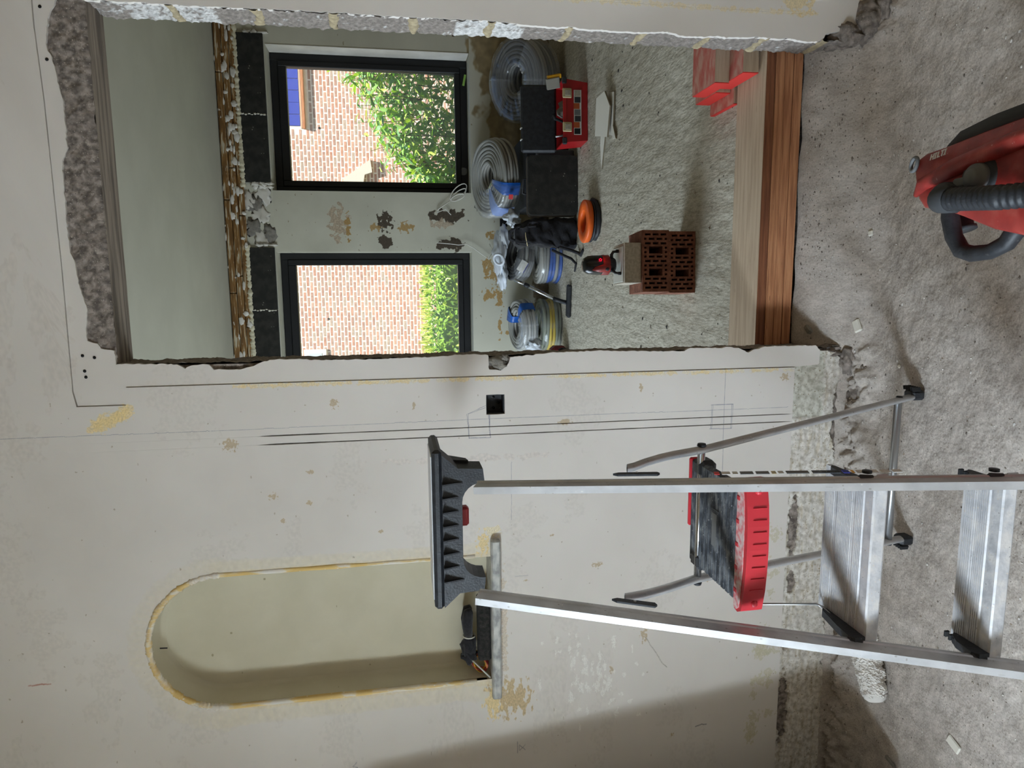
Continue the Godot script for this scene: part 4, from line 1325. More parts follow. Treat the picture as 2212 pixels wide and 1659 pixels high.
func outside() -> void:
	var g := setting("ground")
	put("garden_soil", sheet(4, 4, func(u, v): return Vector3(lerpf(-30.0, 30.0, u), -0.32, lerpf(-4.4, -40.0, v))), plain("soil", rgb8(112, 104, 78), 1.0), g)
	put("yard", sheet(4, 4, func(u, v): return Vector3(lerpf(-30.0, -3.0, u), -0.6, lerpf(20.0, -4.4, v))), mats.soil, g)
	# neighbour's house wall: bricks in stretcher bond over pale mortar
	var zb := -12.4
	var house := thing("brick_house", "pale red brick house wall with white mortar joints behind the garden hedge", "house", Vector3(1.0, -0.32, zb))
	var o := Vector3(-1.0, 0.32, 0)
	var st := sf()
	box_between(st, Vector3(-9, -0.32, -0.4) + o, Vector3(11, 6.5, 0.0125) + o)
	obj("mortar_wall", st, textured("pale_mortar", color_tex(256, 49, 0.03, 3, [[0.2, rgb8(236, 230, 216)], [0.8, rgb8(246, 242, 232)]]), 0.95, Vector3(1, 1, 1)), house)
	var tones := []
	var cols := [rgb8(196, 150, 130), rgb8(188, 142, 122), rgb8(204, 164, 144), rgb8(184, 154, 140), rgb8(196, 164, 148), rgb8(180, 144, 130), rgb8(184, 168, 154)]
	for k in cols.size():
		tones.append(textured("brick_%d" % k, color_tex(128, 410 + k, 0.05, 3, [[0.2, cols[k].darkened(0.1)], [0.8, cols[k].lightened(0.08)]]), 0.95, Vector3(2, 2, 2)))
	st = sf()
	bx(st, Vector3.ZERO, Vector3(0.184, 0.0515, 0.03), 0.003)
	st.generate_normals()
	var brick := st.commit()
	rng.seed = 33
	var far := []
	for k in tones.size():
		far.append([])
	var singles := 0
	for row in range(0, 78):
		var y := 0.1 + row * 0.0725
		for col in range(-26, 34):
			var x := col * 0.2085 + (0.104 if row % 2 else 0.0) + rng.randf_range(-0.004, 0.004)
			var t := rng.randi_range(0, tones.size() - 1)
			if x > 3.1 and x < 5.2 and y > 3.07 and y < 4.9:       # window opening
				continue
			var at := Vector3(x, y, rng.randf_range(-0.0008, 0.0008)) + o
			# bricks that show through the right window, one by one
			if singles < 300 and x > 2.05 and x < 4.25 and y > 1.75 and y < 3.25:
				put("brick", brick, tones[t], house, at)
				singles += 1
			else:
				far[t].append(at)
	for k in tones.size():
		var mm := MultiMesh.new()
		mm.transform_format = MultiMesh.TRANSFORM_3D
		mm.mesh = brick
		mm.instance_count = far[k].size()
		for i in far[k].size():
			mm.set_instance_transform(i, Transform3D(Basis.IDENTITY, far[k][i]))
		var mi := MultiMeshInstance3D.new()
		mi.name = "bricks"
		mi.multimesh = mm
		mi.material_override = tones[k]
		mi.set_meta("kind", "stuff")
		house.add_child(mi, true)
	# its window: blue shutter slats over a timber sill
	var blue := plain("blue_shutter", rgb8(52, 72, 176), 0.5)
	for k in 8:
		for row in 7:
			st = sf()
			bx(st, Vector3(3.29 + k * 0.226, 3.325 + row * 0.236, 0.02) + o, Vector3(0.222 if k % 3 else 0.212, 0.232, 0.03), 0.003)
			obj("shutter_panel", st, blue, house)
	st = sf()
	box_between(st, Vector3(3.1, 3.1, -0.01) + o, Vector3(5.2, 4.98, 0.0) + o)
	obj("shutter_backing", st, mats.white_board, house)
	st = sf()
	box_between(st, Vector3(3.12, 3.105, -0.01) + o, Vector3(5.2, 3.15, 0.09) + o, 0.006)
	obj("window_sill", st, mats.wood_brown, house)
	st = sf()
	box_between(st, Vector3(3.13, 3.16, -0.01) + o, Vector3(5.2, 3.195, 0.06) + o, 0.004)
	obj("sill_board", st, mats.wood_pale, house)
	# vent holes
	for h in [[3.153, 2.843], [-0.671, 2.835]]:
		st = sf(true)
		lathe(st, [Vector2(0.0, 0.0), Vector2(0.022, 0.0), Vector2(0.024, -0.004)], 12, Transform3D(Basis(Vector3.RIGHT, PI / 2), Vector3(h[0], h[1], 0.019) + o))
		obj("vent_hole", st, mats.black_matte, house)
	# cement wedge of a lean-to against the wall
	st = sf()
	prism(st, PackedVector2Array([Vector2(1.9, 2.45), Vector2(2.17, 2.40), Vector2(2.55, 1.86), Vector2(2.3, 1.83), Vector2(2.25, 1.98), Vector2(1.9, 2.05)]), -0.01, 0.12, Transform3D(Basis.IDENTITY, o))
	obj("cement_flashing", st, mats.concrete_pale if mats.has("concrete_pale") else plain("concrete_pale", rgb8(206, 206, 198), 0.9), house)
	# pale small window of the house at the left
	st = sf()
	box_between(st, Vector3(-2.1, 2.9, 0.0) + o, Vector3(-1.30, 3.36, 0.05) + o, 0.01)
	obj("side_window_frame", st, mats.white_plastic, house)
	st = sf()
	box_between(st, Vector3(-2.0, 3.0, 0.05) + o, Vector3(-1.38, 3.26, 0.055) + o)
	obj("side_window_pane", st, plain("sky_pane", rgb8(190, 212, 220), 0.15), house)

	# ---- shrub close behind the right window: long narrow leaves
	var shrub := thing("laurel_shrub", "tall leafy green shrub with long narrow leaves close outside the window", "shrub", Vector3(1.9, -0.32, -5.8))
	var so := Vector3(-1.9, 0.32, 5.8)
	rng.seed = 91
	var spots := []
	var twigs := sf(true)
	var ntop := fnl(92, 2.2, 2)
	var crest := func(x: float) -> float: return 0.98 + 0.62 * (x - 0.85) + 0.22 * ntop.get_noise_1d(x)
	for i in 5600:
		var x := rng.randf_range(0.75, 3.0)
		var hi: float = crest.call(x)
		var y := -0.1 + (hi + 0.1) * pow(rng.randf(), 0.75)
		var z := -5.75 + rng.randfn(0.0, 0.3)
		z = clampf(z, -6.5, -5.15)
		var b := Basis(Vector3.UP, rng.randf() * TAU) * Basis(Vector3.RIGHT, rng.randf_range(-0.9, 0.9)) * Basis(Vector3.BACK, rng.randf_range(-0.6, 0.6))
		spots.append(Transform3D(b.scaled(Vector3.ONE * rng.randf_range(0.7, 1.25)), Vector3(x, y, z) + so))
	for i in 26:      # young shoots standing out against the bricks
		var x := rng.randf_range(0.9, 2.7)
		var top: float = crest.call(x)
		var z := -5.75 + rng.randfn(0.0, 0.2)
		var tip := Vector3(x + rng.randf_range(-0.2, 0.12), top + rng.randf_range(0.05, 0.2), z)
		tube(twigs, [Vector3(x, top - 0.5, z) + so, Vector3(x * 0.6 + tip.x * 0.4, top - 0.15, z) + so, tip + so], [0.006, 0.004, 0.002], 5)
		for k in 7:
			var b := Basis(Vector3.UP, rng.randf() * TAU) * Basis(Vector3.RIGHT, rng.randf_range(-0.7, 0.5))
			spots.append(Transform3D(b.scaled(Vector3.ONE * rng.randf_range(0.6, 1.0)), Vector3(x, top - 0.15, z).lerp(tip, k / 6.0) + so))
	for i in 30:
		var x := rng.randf_range(0.9, 2.9)
		tube(twigs, [Vector3(1.9 + (x - 1.9) * 0.3, -0.32, -5.8) + so, Vector3(x, 0.5, -5.8 + rng.randfn(0, 0.15)) + so, Vector3(x + rng.randf_range(-0.2, 0.2), crest.call(x) - 0.1, -5.8 + rng.randfn(0, 0.2)) + so], [0.014, 0.009, 0.004], 5)
	obj("twigs", twigs, plain("twig", rgb8(104, 92, 62), 0.9), shrub)
	var greens := [leaf_mat("leaf_mid", rgb8(112, 154, 78)), leaf_mat("leaf_blue", rgb8(106, 148, 112)), leaf_mat("leaf_light", rgb8(150, 182, 94)), leaf_mat("leaf_deep", rgb8(82, 124, 74)), leaf_mat("leaf_fresh", rgb8(172, 196, 98))]
	leaves(shrub, spots, [leaf_mesh(0.145, 0.042, 0.02), leaf_mesh(0.12, 0.046, 0.01), leaf_mesh(0.16, 0.04, 0.035)], greens, 290)
	for i in 9:
		put("yellow_leaf", leaf_mesh(0.12, 0.04, 0.02), mats.yellow if i % 3 == 0 else mats.leaf_fresh, shrub, Vector3(rng.randf_range(1.0, 2.2), rng.randf_range(0.8, 1.4), -5.2 + rng.randf_range(-0.1, 0.0)) + so, Basis(Vector3.UP, rng.randf() * TAU) * Basis(Vector3.RIGHT, rng.randf_range(-0.7, 0.7)))

	# ---- clipped hedge behind the left window
	var hedge := thing("clipped_hedge", "clipped green garden hedge with yellowish top before the brick house", "hedge", Vector3(-0.8, -0.32, -7.6))
	var ho := Vector3(0.8, 0.32, 7.6)
	st = sf()
	box_between(st, Vector3(-3.4, -0.32, -8.0) + ho, Vector3(0.95, 0.85, -7.25) + ho, 0.1)
	obj("hedge_core", st, plain("hedge_core", rgb8(104, 142, 50), 1.0), hedge)
	spots = []
	for i in 4200:
		var x := rng.randf_range(-3.2, 1.0)
		var y: float
		var z: float
		if i % 5 < 3:
			z = -7.16 + rng.randfn(0.0, 0.05)
			y = rng.randf_range(0.0, 1.0)
		else:
			z = rng.randf_range(-8.0, -7.15)
			y = 0.95 + rng.randfn(0.0, 0.05)
		var b := Basis(Vector3.UP, rng.randf() * TAU) * Basis(Vector3.RIGHT, rng.randf_range(-1.2, 1.2)) * Basis(Vector3.BACK, rng.randf_range(-0.8, 0.8))
		spots.append(Transform3D(b.scaled(Vector3.ONE * rng.randf_range(0.7, 1.3)), Vector3(x, y, z) + ho))
	leaves(hedge, spots, [leaf_mesh(0.075, 0.04, 0.01), leaf_mesh(0.06, 0.036, 0.0)], [leaf_mat("hedge_mid", rgb8(104, 142, 50)), leaf_mat("hedge_light", rgb8(140, 172, 66)), leaf_mat("hedge_deep", rgb8(72, 108, 44)), leaf_mat("hedge_lime", rgb8(166, 190, 84))], 290)
	var blades := []
	for i in 1500:
		var b := Basis(Vector3.UP, rng.randf() * TAU) * Basis(Vector3.RIGHT, -PI / 2 + rng.randfn(0.0, 0.35))
		blades.append(Transform3D(b.scaled(Vector3.ONE * rng.randf_range(0.6, 1.3)), Vector3(rng.randf_range(-3.2, 1.0), 0.97 + rng.randf_range(-0.05, 0.03), rng.randf_range(-7.9, -7.15)) + ho))
	leaves(hedge, blades, [leaf_mesh(0.13, 0.012, 0.03)], [leaf_mat("blade_lime", rgb8(178, 196, 84)), leaf_mat("blade_straw", rgb8(206, 200, 124))], 0)

# ---------------------------------------------------------------- planks and red-ended timbers
func planks() -> void:
	var names := [["wood_brown", "lowest orange-brown plank of the stack lying across the opening"], ["wood_brown", "second plank from the floor in the stack across the opening"], ["wood_brown", "third plank from the floor in the stack across the opening"], ["wood_pale", "topmost plank of the stack across the opening, its dusty upper face showing"]]
	for i in 4:
		var y0 := -0.132 + i * 0.0375
		var t := thing("timber_plank", names[i][1], "plank", Vector3(0.45, y0, -0.28), "planks stacked across the opening")
		var st := sf()
		var z1 = 0.12 - [0.0, 0.003, 0.001, 0.004][i]
		box_between(st, Vector3(-1.25 - 0.03 * i, 0, -0.115), Vector3(1.3, 0.0362, z1), 0.0025)
		obj("board", st, mats.wood_dark if i == 3 else mats.wood_brown, t)
		if i == 3:
			st = sf()
			box_between(st, Vector3(-1.335, 0.0355, -0.112), Vector3(1.297, 0.0372, z1 - 0.003))
			var dust := obj("dusty_face", st, mats.wood_pale, t)
			dust.set_meta("label", "pale dusty upper face")
	# beams with red-painted ends, lying to the right behind the planks
	var beams := [
		[Vector3(0.81, 0.0225, -0.215), 0.066, 0.225, "red-ended timber beam resting on the topmost plank, pale front face"],
		[Vector3(0.80, 0.0895, -0.325), 0.062, 0.215, "dusty red-ended timber beam lying on top of another, behind the planks"],
		[Vector3(0.795, 0.0225, -0.445), 0.066, 0.20, "red-ended timber beam wedged underneath the top dusty beam"],
		[Vector3(0.745, 0.0, -0.415), 0.0215, 0.22, "thin red-ended board flat on the grey screed below the beams"],
	]
	for b in beams:
		var t := thing("timber_beam", b[3], "beam", b[0], "red-ended timbers on the right")
		var st := sf()
		box_between(st, Vector3(0.003, 0, -b[2]), Vector3(1.9, b[1], 0), 0.002)
		obj("beam_body", st, mats.wood_pale, t)
		st = sf()
		box_between(st, Vector3(0.0, 0.001, -b[2] + 0.001), Vector3(0.0035, b[1] - 0.001, -0.001))
		obj("red_end", st, mats.red_paint, t)
		st = sf()
		box_between(st, Vector3(0.002, b[1] - 0.0005, -b[2] + 0.002), Vector3(0.5, b[1] + 0.0008, -0.002))
		obj("red_dusting", st, mats.red_dusty, t)

# ---------------------------------------------------------------- step ladder
func ladder() -> void:
	var base := Vector3(-0.645, FF, 0.82)
	var t := thing("step_ladder", "aluminium step ladder with black tool tray and red-edged black platform", "ladder", base)
	var zf := func(h: float) -> float: return 0.229 + (0.703 - h) * 0.37
	var hw := func(h: float) -> float: return 0.5 * (0.399 + (0.703 - h) * 0.125)
	var prof := PackedVector2Array([Vector2(-0.009, -0.058), Vector2(0.009, -0.058), Vector2(0.009, -0.02), Vector2(0.0115, -0.016), Vector2(0.0115, -0.008), Vector2(0.0095, -0.003), Vector2(0.0055, 0.0005), Vector2(0.0, 0.0018), Vector2(-0.0055, 0.0005), Vector2(-0.0095, -0.003), Vector2(-0.0115, -0.008), Vector2(-0.0115, -0.016), Vector2(-0.009, -0.02)])
	# stiles, feet, slot marks
	for s in [-1, 1]:
		var a := Vector3(s * hw.call(0.02), 0.02, zf.call(0.02))
		var b := Vector3(s * hw.call(1.585), 1.585, zf.call(1.585))
		var st := sf()
		beam(st, a, b, PackedVector2Array(Array(prof).map(func(q): return Vector2(q.x, q.y))), Vector3.RIGHT)
		var stile := obj("stile", st, mats.aluminium, t)
		st = sf()
		bx(st, Vector3(s * hw.call(0.0) + s * 0.003, 0.024, zf.call(0.02) - 0.032), Vector3(0.036, 0.048, 0.085), 0.008)
		obj("stile_foot", st, mats.black_plastic, t)
		# black cover plates over the pivots of the rear legs
		var h := 1.205
		var side := 1.0 if s > 0 else -1.0
		st = sf()
		var out := PackedVector2Array([Vector2(-0.058, 0.0), Vector2(-0.045, -0.0095), Vector2(0.05, -0.0105), Vector2(0.056, 0.0), Vector2(0.05, 0.0105), Vector2(-0.045, 0.0095)])
		var up := (b - a).normalized()
		var xx := Vector3(1, 0, 0)
		var face := xx - up * xx.dot(up)
		face = face.normalized()
		var third := face.cross(up).normalized()
		prism(st, out, 0.0, 0.005, Transform3D(Basis(-up, third, face * 1.0), Vector3(s * hw.call(h), h, zf.call(h) - 0.03) + face * 0.0095))
		obj("pivot_plate", st, mats.black_plastic, t)
		st = sf(true)
		tube(st, [Vector3(s * hw.call(h), h, zf.call(h) - 0.03) + face * 0.0145, Vector3(s * hw.call(h), h, zf.call(h) - 0.03) + face * 0.0175], 0.004, 10)
		obj("pivot_rivet", st, mats.steel, t)
	# treads: ribbed top, plain nosing
	var tread := func(h: float, depth: float) -> void:
		var p := PackedVector2Array()
		p.append(Vector2(0.0, -0.03))
		p.append(Vector2(0.002, -0.026))
		p.append(Vector2(0.002, 0.002))
		p.append(Vector2(-0.002, 0.005))
		p.append(Vector2(-0.024, 0.005))
		p.append(Vector2(-0.027, 0.001))
		p.append(Vector2(-0.033, 0.001))
		var z := -0.036
		var k := 0
		while z > -depth + 0.006:
			var flat: bool = (k % 12) in [5, 6]
			p.append(Vector2(z, 0.004 if not flat else 0.0022))
			p.append(Vector2(z - 0.0028, 0.004 if not flat else 0.0022))
			p.append(Vector2(z - 0.0034, 0.0016))
			p.append(Vector2(z - 0.0050, 0.0016))
			z -= 0.0056
			k += 1
		p.append(Vector2(-depth, 0.003))
		p.append(Vector2(-depth, -0.012))
		p.append(Vector2(-depth + 0.003, -0.012))
		p.append(Vector2(-depth + 0.003, -0.001))
		p.append(Vector2(-0.004, -0.004))
		p.append(Vector2(-0.004, -0.03))
		var w: float = hw.call(h)
		var st := sf()
		prism(st, p, -w + 0.0095, w - 0.0095, Transform3D(Basis(Vector3(0, 0, 1), Vector3(0, 1, 0), Vector3(-1, 0, 0)), Vector3(0, h + 0.012, zf.call(h) + 0.004)))
		obj("tread", st, mats.aluminium_worn, t)
		for s in [-1, 1]:
			st = sf()
			bx(st, Vector3(s * (w + 0.001), h, zf.call(h) + 0.005), Vector3(0.025, 0.03, 0.005), 0.002)
			obj("tread_lug", st, mats.aluminium, t)
			st = sf(true)
			lathe(st, [Vector2(0, 0.003), Vector2(0.005, 0.0028), Vector2(0.0065, 0.0)], 12, Transform3D(Basis(Vector3.RIGHT, PI / 2), Vector3(s * w, h + 0.002, zf.call(h) + 0.0075)))
			obj("rivet", st, mats.steel, t)
			# black corner bracket lying on the tread along the stile
			st = sf()
			var q := PackedVector2Array([Vector2(0.012, 0.0), Vector2(0.012, 0.026), Vector2(-0.004, 0.034), Vector2(-0.05, 0.03), Vector2(-depth * 0.72, 0.016), Vector2(-depth * 0.8, 0.004), Vector2(-depth * 0.75, 0.0)])
			prism(st, q, -0.009, 0.009, Transform3D(Basis(Vector3(0, 0, 1), Vector3(0, 1, 0), Vector3(-1, 0, 0)), Vector3(s * (w - 0.0125), h + 0.0165, zf.call(h) - 0.004)))
			var br := obj("corner_bracket", st, mats.black_plastic, t)
			for k2 in 5:
				st = sf()
				bx(st, Vector3(s * (w - 0.0125), h + 0.0415 - 0.0035 * k2, zf.call(h) - 0.035 - 0.017 * k2), Vector3(0.0145, 0.012, 0.0065), 0.001)
				obj("bracket_slot", st, mats.black_matte, br)
			st = sf()
			bx(st, Vector3(s * (w - 0.002), h + 0.036, zf.call(h) + 0.0), Vector3(0.03, 0.045, 0.022), 0.009, Basis(Vector3.RIGHT, -0.35))
			obj("bracket_cap", st, mats.black_plastic, br)
			st = sf(true)
			tube(st, [Vector3(s * (w + 0.008), h + 0.012, zf.call(h) - 0.03), Vector3(s * (w + 0.014), h + 0.012, zf.call(h) - 0.03)], 0.011, 12)
			obj("side_plug", st, mats.black_plastic, t)
	tread.call(0.703, 0.18)
	tread.call(0.456, 0.108)
	tread.call(0.209, 0.108)
	# rear legs, a bent flat tube each
	for s in [-1, 1]:
		var st := sf(true)
		var foot := Vector3(s * 0.256, 0.02, -0.483)
		var bar := Vector3(s * 0.188, 0.955, -0.16)
		var pts := [Vector3(s * 0.176, 1.207, -0.055), Vector3(s * 0.178, 1.185, -0.062), Vector3(s * 0.183, 1.15, -0.078), Vector3(s * 0.187, 1.10, -0.1), Vector3(s * 0.1885, 1.05, -0.121), bar]
		for k in range(1, 9):
			pts.append(bar.lerp(foot, k / 8.0))
		var seg := 10
		for i in pts.size() - 1:      # oval section, long across the leg's run
			for k in seg:
				var ring := func(c: Vector3, j: int) -> Vector3:
					var a := TAU * j / seg
					return c + Vector3(0.0105 * cos(a), 0.005 * sin(a), 0.019 * sin(a))
				quad(st, ring.call(pts[i], k), ring.call(pts[i + 1], k), ring.call(pts[i + 1], k + 1), ring.call(pts[i], k + 1))
		obj("rear_leg", st, mats.aluminium, t)
		st = sf(true)
		tube(st, [Vector3(s * 0.199, 0.955, -0.16), Vector3(s * 0.206, 0.955, -0.16)], [0.013, 0.011], 14)
		obj("leg_plug", st, mats.black_plastic, t)
		st = sf(true)
		tube(st, [Vector3(s * 0.257, 0.11, -0.452), Vector3(s * 0.263, 0.11, -0.452)], [0.011, 0.009], 14)
		obj("leg_plug", st, mats.black_plastic, t)
		# toothed rubber foot
		st = sf()
		bx(st, foot + Vector3(s * 0.004, 0.008, 0.0), Vector3(0.034, 0.05, 0.05), 0.008)
		var ft := obj("rear_foot", st, mats.black_plastic, t)
		for k in 5:
			st = sf()
			bx(st, foot + Vector3(s * 0.026, 0.012 + 0.002 * k, -0.03 + 0.013 * k), Vector3(0.014, 0.03, 0.006), 0.001, Basis(Vector3.UP, s * 0.3))
			obj("tooth", st, mats.black_matte, ft)
	var st := sf(true)
	tube(st, [Vector3(-0.245, 0.114, -0.452), Vector3(0.245, 0.114, -0.452)], 0.0125, 14)
	obj("rear_brace", st, mats.steel, t)
	st = sf(true)
	tube(st, [Vector3(-0.185, 0.955, -0.16), Vector3(0.185, 0.955, -0.16)], 0.0105, 14)
	obj("platform_axle", st, mats.chrome, t)
	# platform: black ribbed mat in a red plastic frame
	st = sf()
	box_between(st, Vector3(-0.150, 0.935, -0.215), Vector3(0.150, 0.958, 0.062), 0.006)
	var mat := obj("platform_mat", st, mats.dusty_black, t)
	for k in 11:
		st = sf()
		box_between(st, Vector3(-0.146, 0.9575, -0.205 + k * 0.024), Vector3(0.146, 0.9597, -0.187 + k * 0.024), 0.001)
		obj("mat_rib", st, mats.dusty_black, mat)
	st = sf()
	bx(st, Vector3(-0.005, 0.9605, -0.055), Vector3(0.115, 0.003, 0.045), 0.0014)
	var badge := obj("mat_badge", st, mats.dusty_black, mat)
	st = sf()
	bx(st, Vector3(-0.005, 0.9622, -0.055), Vector3(0.09, 0.001, 0.026))
	obj("badge_face", st, mats.grey_rubber, badge)
	for s in [-1, 1]:      # shoulder that carries the axle
		st = sf()
		bx(st, Vector3(s * 0.135, 0.94, -0.168), Vector3(0.05, 0.05, 0.06), 0.012)
		obj("axle_lug", st, mats.black_plastic, t)
	st = sf(true)
	var front := PackedVector2Array([Vector2(-0.145, 0.055), Vector2(-0.17, 0.058), Vector2(-0.173, 0.075), Vector2(-0.163, 0.092), Vector2(-0.11, 0.103), Vector2(-0.06, 0.108), Vector2(0, 0.11), Vector2(0.06, 0.108), Vector2(0.11, 0.103), Vector2(0.163, 0.092), Vector2(0.173, 0.075), Vector2(0.17, 0.058), Vector2(0.145, 0.055)])
	var flip := PackedVector2Array()
	for q in front:
		flip.append(Vector2(q.x, -q.y))
	st = sf()
	prism(st, flip, 0.900, 0.957, Transform3D(Basis(Vector3(1, 0, 0), Vector3(0, 0, -1), Vector3(0, 1, 0)), Vector3.ZERO))
	for k in 5:
		bx(st, Vector3(-0.12 + 0.06 * k, 0.958, 0.062), Vector3(0.012, 0.004, 0.014), 0.0015)
	var red := obj("platform_frame", st, mats.red_plastic, t)
	st = sf()
	box_between(st, Vector3(-0.05, 0.925, -0.226), Vector3(0.152, 0.962, -0.214), 0.004)
	obj("rear_edge", st, mats.red_plastic, red)
	st = sf()
	var worn := PackedVector2Array()
	for q in flip:
		worn.append(Vector2(q.x * 0.97, -0.058 + (q.y + 0.058) * 0.72))
	prism(st, worn, 0.9565, 0.9585, Transform3D(Basis(Vector3(1, 0, 0), Vector3(0, 0, -1), Vector3(0, 1, 0)), Vector3.ZERO))
	obj("worn_edge", st, textured("worn_pink", color_tex(256, 52, 0.03, 4, [[0.2, rgb8(206, 110, 112)], [0.5, rgb8(206, 160, 158)], [0.8, rgb8(210, 190, 186)]]), 0.8, Vector3(6, 6, 6), null, 0.0, false), red)
	for k in 8:
		st = sf()
		bx(st, Vector3(-0.105 + 0.03 * k, 0.924, 0.1075 - 0.5 * pow(-0.105 + 0.03 * k, 2)), Vector3(0.0025, 0.036, 0.010), 0.001)
		obj("frame_rib", st, mats.red_plastic, red)
	for s in [-1, 1]:
		st = sf(true)
		bx(st, Vector3(s * 0.145, 0.924, 0.0965), Vector3(0.02, 0.018, 0.010), 0.006)
		obj("frame_boss", st, mats.red_plastic, red)
	# wire strut from platform to tread on the left side
	st = sf(true)
	tube(st, [Vector3(-0.165, 0.90, 0.06), Vector3(-0.172, 0.74, 0.075), Vector3(-0.178, 0.725, 0.082), Vector3(-0.184, 0.728, 0.15), Vector3(-0.188, 0.74, 0.175)], 0.0032, 8)
	obj("wire_strut", st, mats.steel, t)
	# tool tray at the top
	var tray := sf()
	var y0 := 1.675
	bx(tray, Vector3(0, y0 + 0.012, -0.265), Vector3(0.44, 0.026, 0.20), 0.008)
	var body := obj("tool_tray", tray, mats.black_plastic, t)
	st = sf()
	bx(st, Vector3(0, y0 + 0.0255, -0.265), Vector3(0.40, 0.004, 0.16), 0.002)
	obj("tray_insert", st, mats.white_plastic, body)
	st = sf()
	var arc := PackedVector2Array([Vector2(-0.21, y0), Vector2(-0.172, y0 - 0.042), Vector2(-0.168, y0 - 0.108), Vector2(-0.132, y0 - 0.112)])
	for k in 7:
		var a := PI / 2 * k / 6.0
		arc.append(Vector2(-0.132 + 0.052 * (1.0 - cos(a)), y0 - 0.108 + 0.056 * sin(a)))
	for k in 7:
		var a := PI / 2 * (6 - k) / 6.0
		arc.append(Vector2(0.132 - 0.052 * (1.0 - cos(a)), y0 - 0.108 + 0.056 * sin(a)))
	arc.append_array([Vector2(0.132, y0 - 0.112), Vector2(0.168, y0 - 0.108), Vector2(0.172, y0 - 0.042), Vector2(0.21, y0)])
	prism(st, arc, -0.235, -0.155)
	obj("tray_bracket", st, mats.black_plastic, body)
	for k in 8:
		st = sf()
		var fin := PackedVector2Array([Vector2(0.0, y0), Vector2(0.018, y0), Vector2(0.002, y0 - 0.042 - (0.012 if k in [0, 7] else 0.0)), Vector2(0.0, y0 - 0.042)])
		prism(st, fin, -0.002, 0.002, Transform3D(Basis(Vector3(0, 0, 1), Vector3(0, 1, 0), Vector3(-1, 0, 0)), Vector3(-0.133 + 0.038 * k, 0, -0.156)))
		obj("tray_fin", st, mats.black_plastic, body)
	for s in [-1, 1]:      # hollow ribs on the outer ends
		st = sf()
		prism(st, PackedVector2Array([Vector2(-0.23, y0), Vector2(-0.30, y0), Vector2(-0.235, y0 - 0.07), Vector2(-0.21, y0 - 0.075)]), -0.004, 0.004, Transform3D(Basis(Vector3(0, 0, 1), Vector3(0, 1, 0), Vector3(-1, 0, 0)), Vector3(s * 0.175, 0, 0)))
		obj("tray_gusset", st, mats.black_plastic, body)
	st = sf()
	bx(st, Vector3(0.005, y0 - 0.062, -0.27), Vector3(0.055, 0.035, 0.03), 0.006)
	obj("latch_lever", st, plain("dull_red", rgb8(150, 28, 34), 0.5), body)
	# stickers on the outer face of the right stile
	var strip := [["bright_red", 0.012], ["paper", 0.02], ["paper", 0.012], ["grey_rubber", 0.03], ["grey_rubber", 0.03], ["cream", 0.01], ["paper", 0.012], ["grey_rubber", 0.05], ["dusty_black", 0.06], ["deep_blue", 0.014], ["yellow", 0.006], ["paper", 0.02], ["paper", 0.02], ["paper", 0.02], ["paper", 0.02]]
	var hh := 1.03
	for q in strip:
		var h2: float = hh - q[1] * 0.5
		st = sf()
		bx(st, Vector3(hw.call(h2) + 0.0092, h2, zf.call(h2) - 0.038), Vector3(0.0012, q[1], 0.022), 0.0, Basis(Vector3.BACK, 0.0624) * Basis(Vector3.RIGHT, -0.354))
		obj("sticker", st, mats[q[0]], t)
		hh -= q[1] + 0.004

